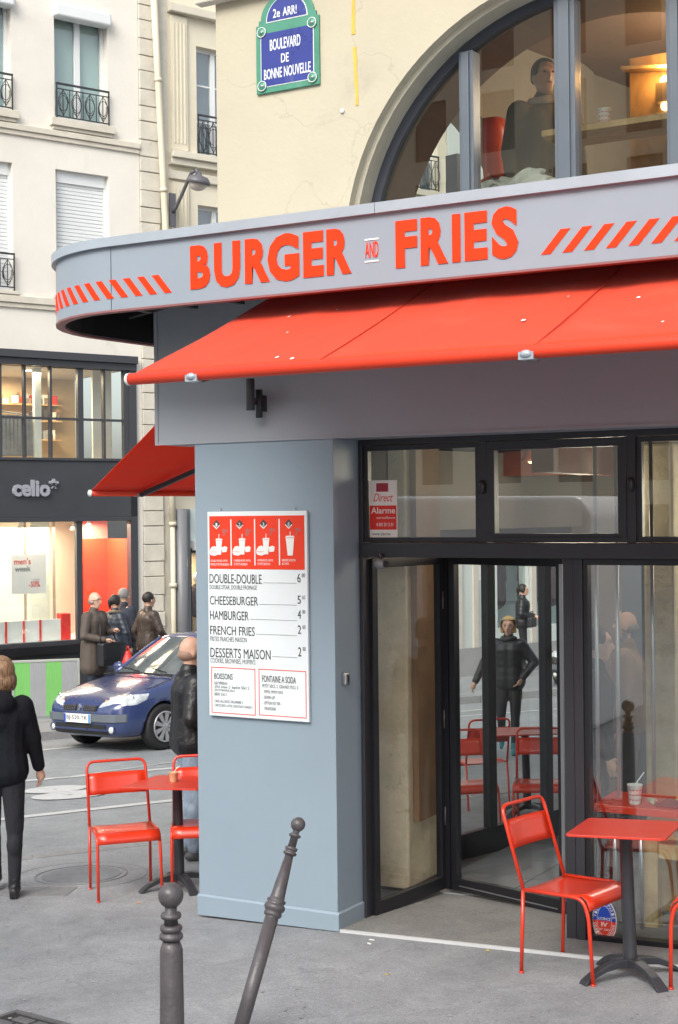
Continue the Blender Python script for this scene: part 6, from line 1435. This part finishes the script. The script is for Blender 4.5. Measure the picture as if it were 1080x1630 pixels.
w = person('woman with blond bob walking away in black hooded coat and boots', p_ + Vector((-.065, -.04, 0)), AWAY+6, 1.66, M_BLKCOAT, M_JEANB, M_BLOND, hairstyle='bob', fem=True, hood=True, vox=.011, shoes=M_LEATH, fat=1.02,
    pose=dict(elL=(-.10, .30, 1.16), wrL=(-.04, .30, .95), elR=(.05, -.225, 1.16), wrR=(.12, -.26, .93), kneeR=(.0, -.095, .50), ankleR=(-.02, -.09, .09), kneeL=(.12, .085, .52), ankleL=(.28, .085, .10)))
q = at(300, 1368)
person('bald man in black leather jacket and pale jeans half hidden by the column', q + Vector((.02, .02, 0)), RIGHT+20, 1.72, M_LEATH, M_JEAN, mat('shaved_hair', (.30, .19, .14), .6, var=.1), hairstyle='bald', vox=.012, fat=1.08,
    pose=dict(elL=(.0, .24, 1.14), wrL=(.24, .14, 1.12), elR=(-.06, -.25, 1.14), wrR=(.20, -.16, 1.10), toeL=0), shoes=mat('grey_trainers', (.08, .085, .09), .6, var=.3))
def far_person(hx, hy, s, *a, **kw):
    """someone whose feet are hidden: head top at pixel (hx, hy), s pixels per metre"""
    d = ray(hx, hy); q_ = CAMP + d*(FOC/s); return person(a[0], (q_.x, q_.y, q_.z - kw.get('H', 1.75)*1.0), *a[1:], **kw)
o = far_person(150, 944, 104, 'grey haired balding man in brown coat with glasses holding a black briefcase', TOCAM+62, H=1.78, jacket=M_TRENCH, legs=mat('navy_trousers', (.02, .03, .06), .8), hair=M_GRHAIR, hairstyle='bald', coat_len=.32, fat=1.15, head_yaw=0,
    pose=dict(elL=(.02, .27, 1.14), wrL=(.27, .14, 1.18), elR=(.02, -.27, 1.12), wrR=(.27, -.10, 1.06)))
MB().tube([(.115, -.075, 1.675), (.13, -.03, 1.68), (.132, .03, 1.68), (.115, .075, 1.675), (.0, .088, 1.675)], .004, 6).tube([(.0, -.088, 1.675), (.115, -.075, 1.675)], .004, 6).build('glasses', M_INK, o)
bc = thing('briefcase', 'large black shoulder briefcase held by the man in brown coat', 'bag', o.location + Vector((math.cos(o.rotation_euler.z)*.27, math.sin(o.rotation_euler.z)*.27, .68)), o.rotation_euler.z)
MB().box(-.07, .07, -.22, .22, 0, .36).build('case', mat('bag_black', (.012, .012, .016), .5, var=.2), bc, bevel=.03); MB().box(.071, .085, -.20, .20, .10, .355).build('flap', MATS['bag_black'], bc, bevel=.01); MB().tube([(.0, -.2, .35), (-.08, -.1, .6), (-.22, .02, .78), (-.1, .15, .6), (0, .2, .35)], .012, 6).build('strap', MATS['bag_black'], bc)
far_person(183, 948, 96, 'dark haired woman in navy quilted parka with fur collar seen from behind', AWAY-48, H=1.72, jacket=quilt_mat('navy_quilt', (.022, .03, .045), 12), legs=M_JEAND, hair=M_DKHAIR, hairstyle='pony', fem=True, coat_len=.38, scarf=mat('fur_beige', (.22, .17, .12), .95, var=.4, vs=30, bump=1, bs=60), vox=.016, fat=1.12,
    pose=dict(elR=(.02, -.30, 1.14), wrR=(.08, -.31, .90)))
rbg = G(0, 0) if False else None
d = ray(204, 1040); qb = CAMP + d*(FOC/97)
rb = thing('carrier_bag', 'small red plastic carrier bag carried by the woman in the parka', 'bag', qb)
remeshed(MB().cap((0, 0, -.14), (0, 0, .0), .10, .05).box(-.09, .09, -.03, .03, -.22, -.1), 'bag_body', mat('red_plastic', (.75, .04, .03), .4, var=.1, bump=.6, bs=14), rb, .012, 3); MB().tube([(-.03, 0, .02), (-.01, 0, .12), (.01, 0, .12), (.03, 0, .02)], .008, 6).build('handle', MATS['red_plastic'], rb)
far_person(197, 938, 93, 'short haired man in dark jacket standing beyond the woman in the parka', AWAY-35, H=1.8, jacket=mat('dark_navy_jacket', (.02, .025, .04), .8, var=.2, bump=.6, bs=10), legs=M_JEANB, hair=M_GRHAIR, hairstyle='short', vox=.016)
far_person(236, 944, 98, 'dark haired man in brown leather jacket and blue jeans walking right', RIGHT+38, H=1.76, jacket=M_BRLEA, legs=M_JEAND, hair=M_DKHAIR, hairstyle='short', vox=.014, fat=1.15,
    pose=dict(elL=(-.1, .26, 1.14), wrL=(.0, .3, .93), elR=(.06, -.28, 1.15), wrR=(.2, -.28, .98)))
# woman crossing the road, through the door
q = at(812, 1200, -.13)
person('blond woman in black puffer jacket and teal socks striding across the road', q + Vector((0, 0, .01)), TOCAM-14, 1.70, quilt_mat('black_puffer', (.012, .016, .022), 11), mat('black_leggings', (.015, .016, .02), .7, var=.2), hair_mat('bright_blond', (.38, .22, .07), (.7, .48, .2)), hairstyle='side', fem=True, fat=1.12, vox=.012, scarf=MATS['black_puffer'],
    shoes=mat('teal_boot', (.02, .16, .2), .6, var=.2), pose=dict(elL=(.0, .33, 1.18), wrL=(.08, .18, .98), elR=(.03, -.32, 1.16), wrR=(.12, -.42, .93), kneeR=(.06, -.10, .52), ankleR=(-.16, -.12, .20), toeR=.7, kneeL=(.03, .08, .5), ankleL=(.08, .07, .08)))
far_person(832, 931, 78, 'woman with dark tied hair in black jacket and handbag on the far pavement', RIGHT-12, H=1.68, jacket=quilt_mat('black_padded', (.01, .011, .015), 12), legs=M_JEANB, hair=M_DKHAIR, hairstyle='pony', fem=True, vox=.016, fat=1.15, pose=dict(elL=(.0, .26, 1.14), wrL=(.24, .12, 1.08), elR=(-.02, -.26, 1.14), wrR=(.24, -.12, 1.06)))
d = ray(847, 989); qb = CAMP + d*(FOC/79)
hb_ = thing('handbag', 'black handbag held by the woman on the far pavement', 'bag', qb); MB().box(-.06, .06, -.14, .14, -.12, .08).build('bag_body', MATS['bag_black'], hb_, bevel=.03); MB().tube([(0, -.1, .07), (0, -.05, .2), (0, .05, .2), (0, .1, .07)], .01, 6).build('handle', MATS['bag_black'], hb_)
# people inside the shop and upstairs
q = PY(968, 1240, 2.0)
person('customer in dark jacket with red hem standing inside behind the window', (q.x, 1.75, .03), RIGHT-5, 1.72, M_BLKCOAT, M_JEANB, M_DKHAIR, hairstyle='short', vox=.016)
q = PY(1000, 1240, 2.8)
person('customer in tan top standing deeper inside the shop', (q.x+.05, 2.75, .03), RIGHT+150, 1.78, mat('tan_top', (.2, .13, .08), .8, bump=.4, bs=12), mat('grey_trousers', (.1, .1, .11), .8), M_GRHAIR, hairstyle='bald', vox=.016)
q = PY(866, 118, 1.25)
person('person with short dark hair and pale scarf standing upstairs behind the arched window', (q.x, 1.25, q.z-1.64), TOCAM+10, 1.72, mat('grey_jumper', (.17, .15, .12), .9, bump=.4, bs=14), M_JEANB, M_DKHAIR, hairstyle='short', vox=.012, scarf=mat('pale_scarf', (.5, .45, .42), .9, var=.15, bump=.6, bs=16))

# ------------------------------------------------------------------ small litter
for i, (px, py) in enumerate(((592, 1497), (607, 1488), (588, 1503))):
    q = G(px, py); o = MB().box(-.016, .016, -.006, .006, 0, .003).build('paper_scrap', M_PAPER); o.location = q + Vector((0, 0, .003)); o.rotation_euler = (0, 0, i*1.3); tag(o, ('white paper scrap in the middle of the three below the strip', 'white paper scrap closest to the metal strip', 'white paper scrap lowest on the pavement, left of the other two')[i], 'litter', 'paper scraps by the threshold')
for i, (px, py, c_) in enumerate(((777, 1514, (.5, .38, .08)), (220, 1438, (.6, .3, .12)), (617, 1552, (.4, .3, .1)))):
    q = G(px, py); o = MB().lathe([(.001, .003), (.012, .002), (.014, 0)], 7).build('dry_leaf', mat('leaf_%d' % i, c_, .8)); o.location = q + Vector((0, 0, .004)); tag(o, ('small yellow leaf on the threshold line', 'tiny orange scrap on the pavement near the left chair', 'small dry leaf on the pavement left of the red chair')[i], 'litter')
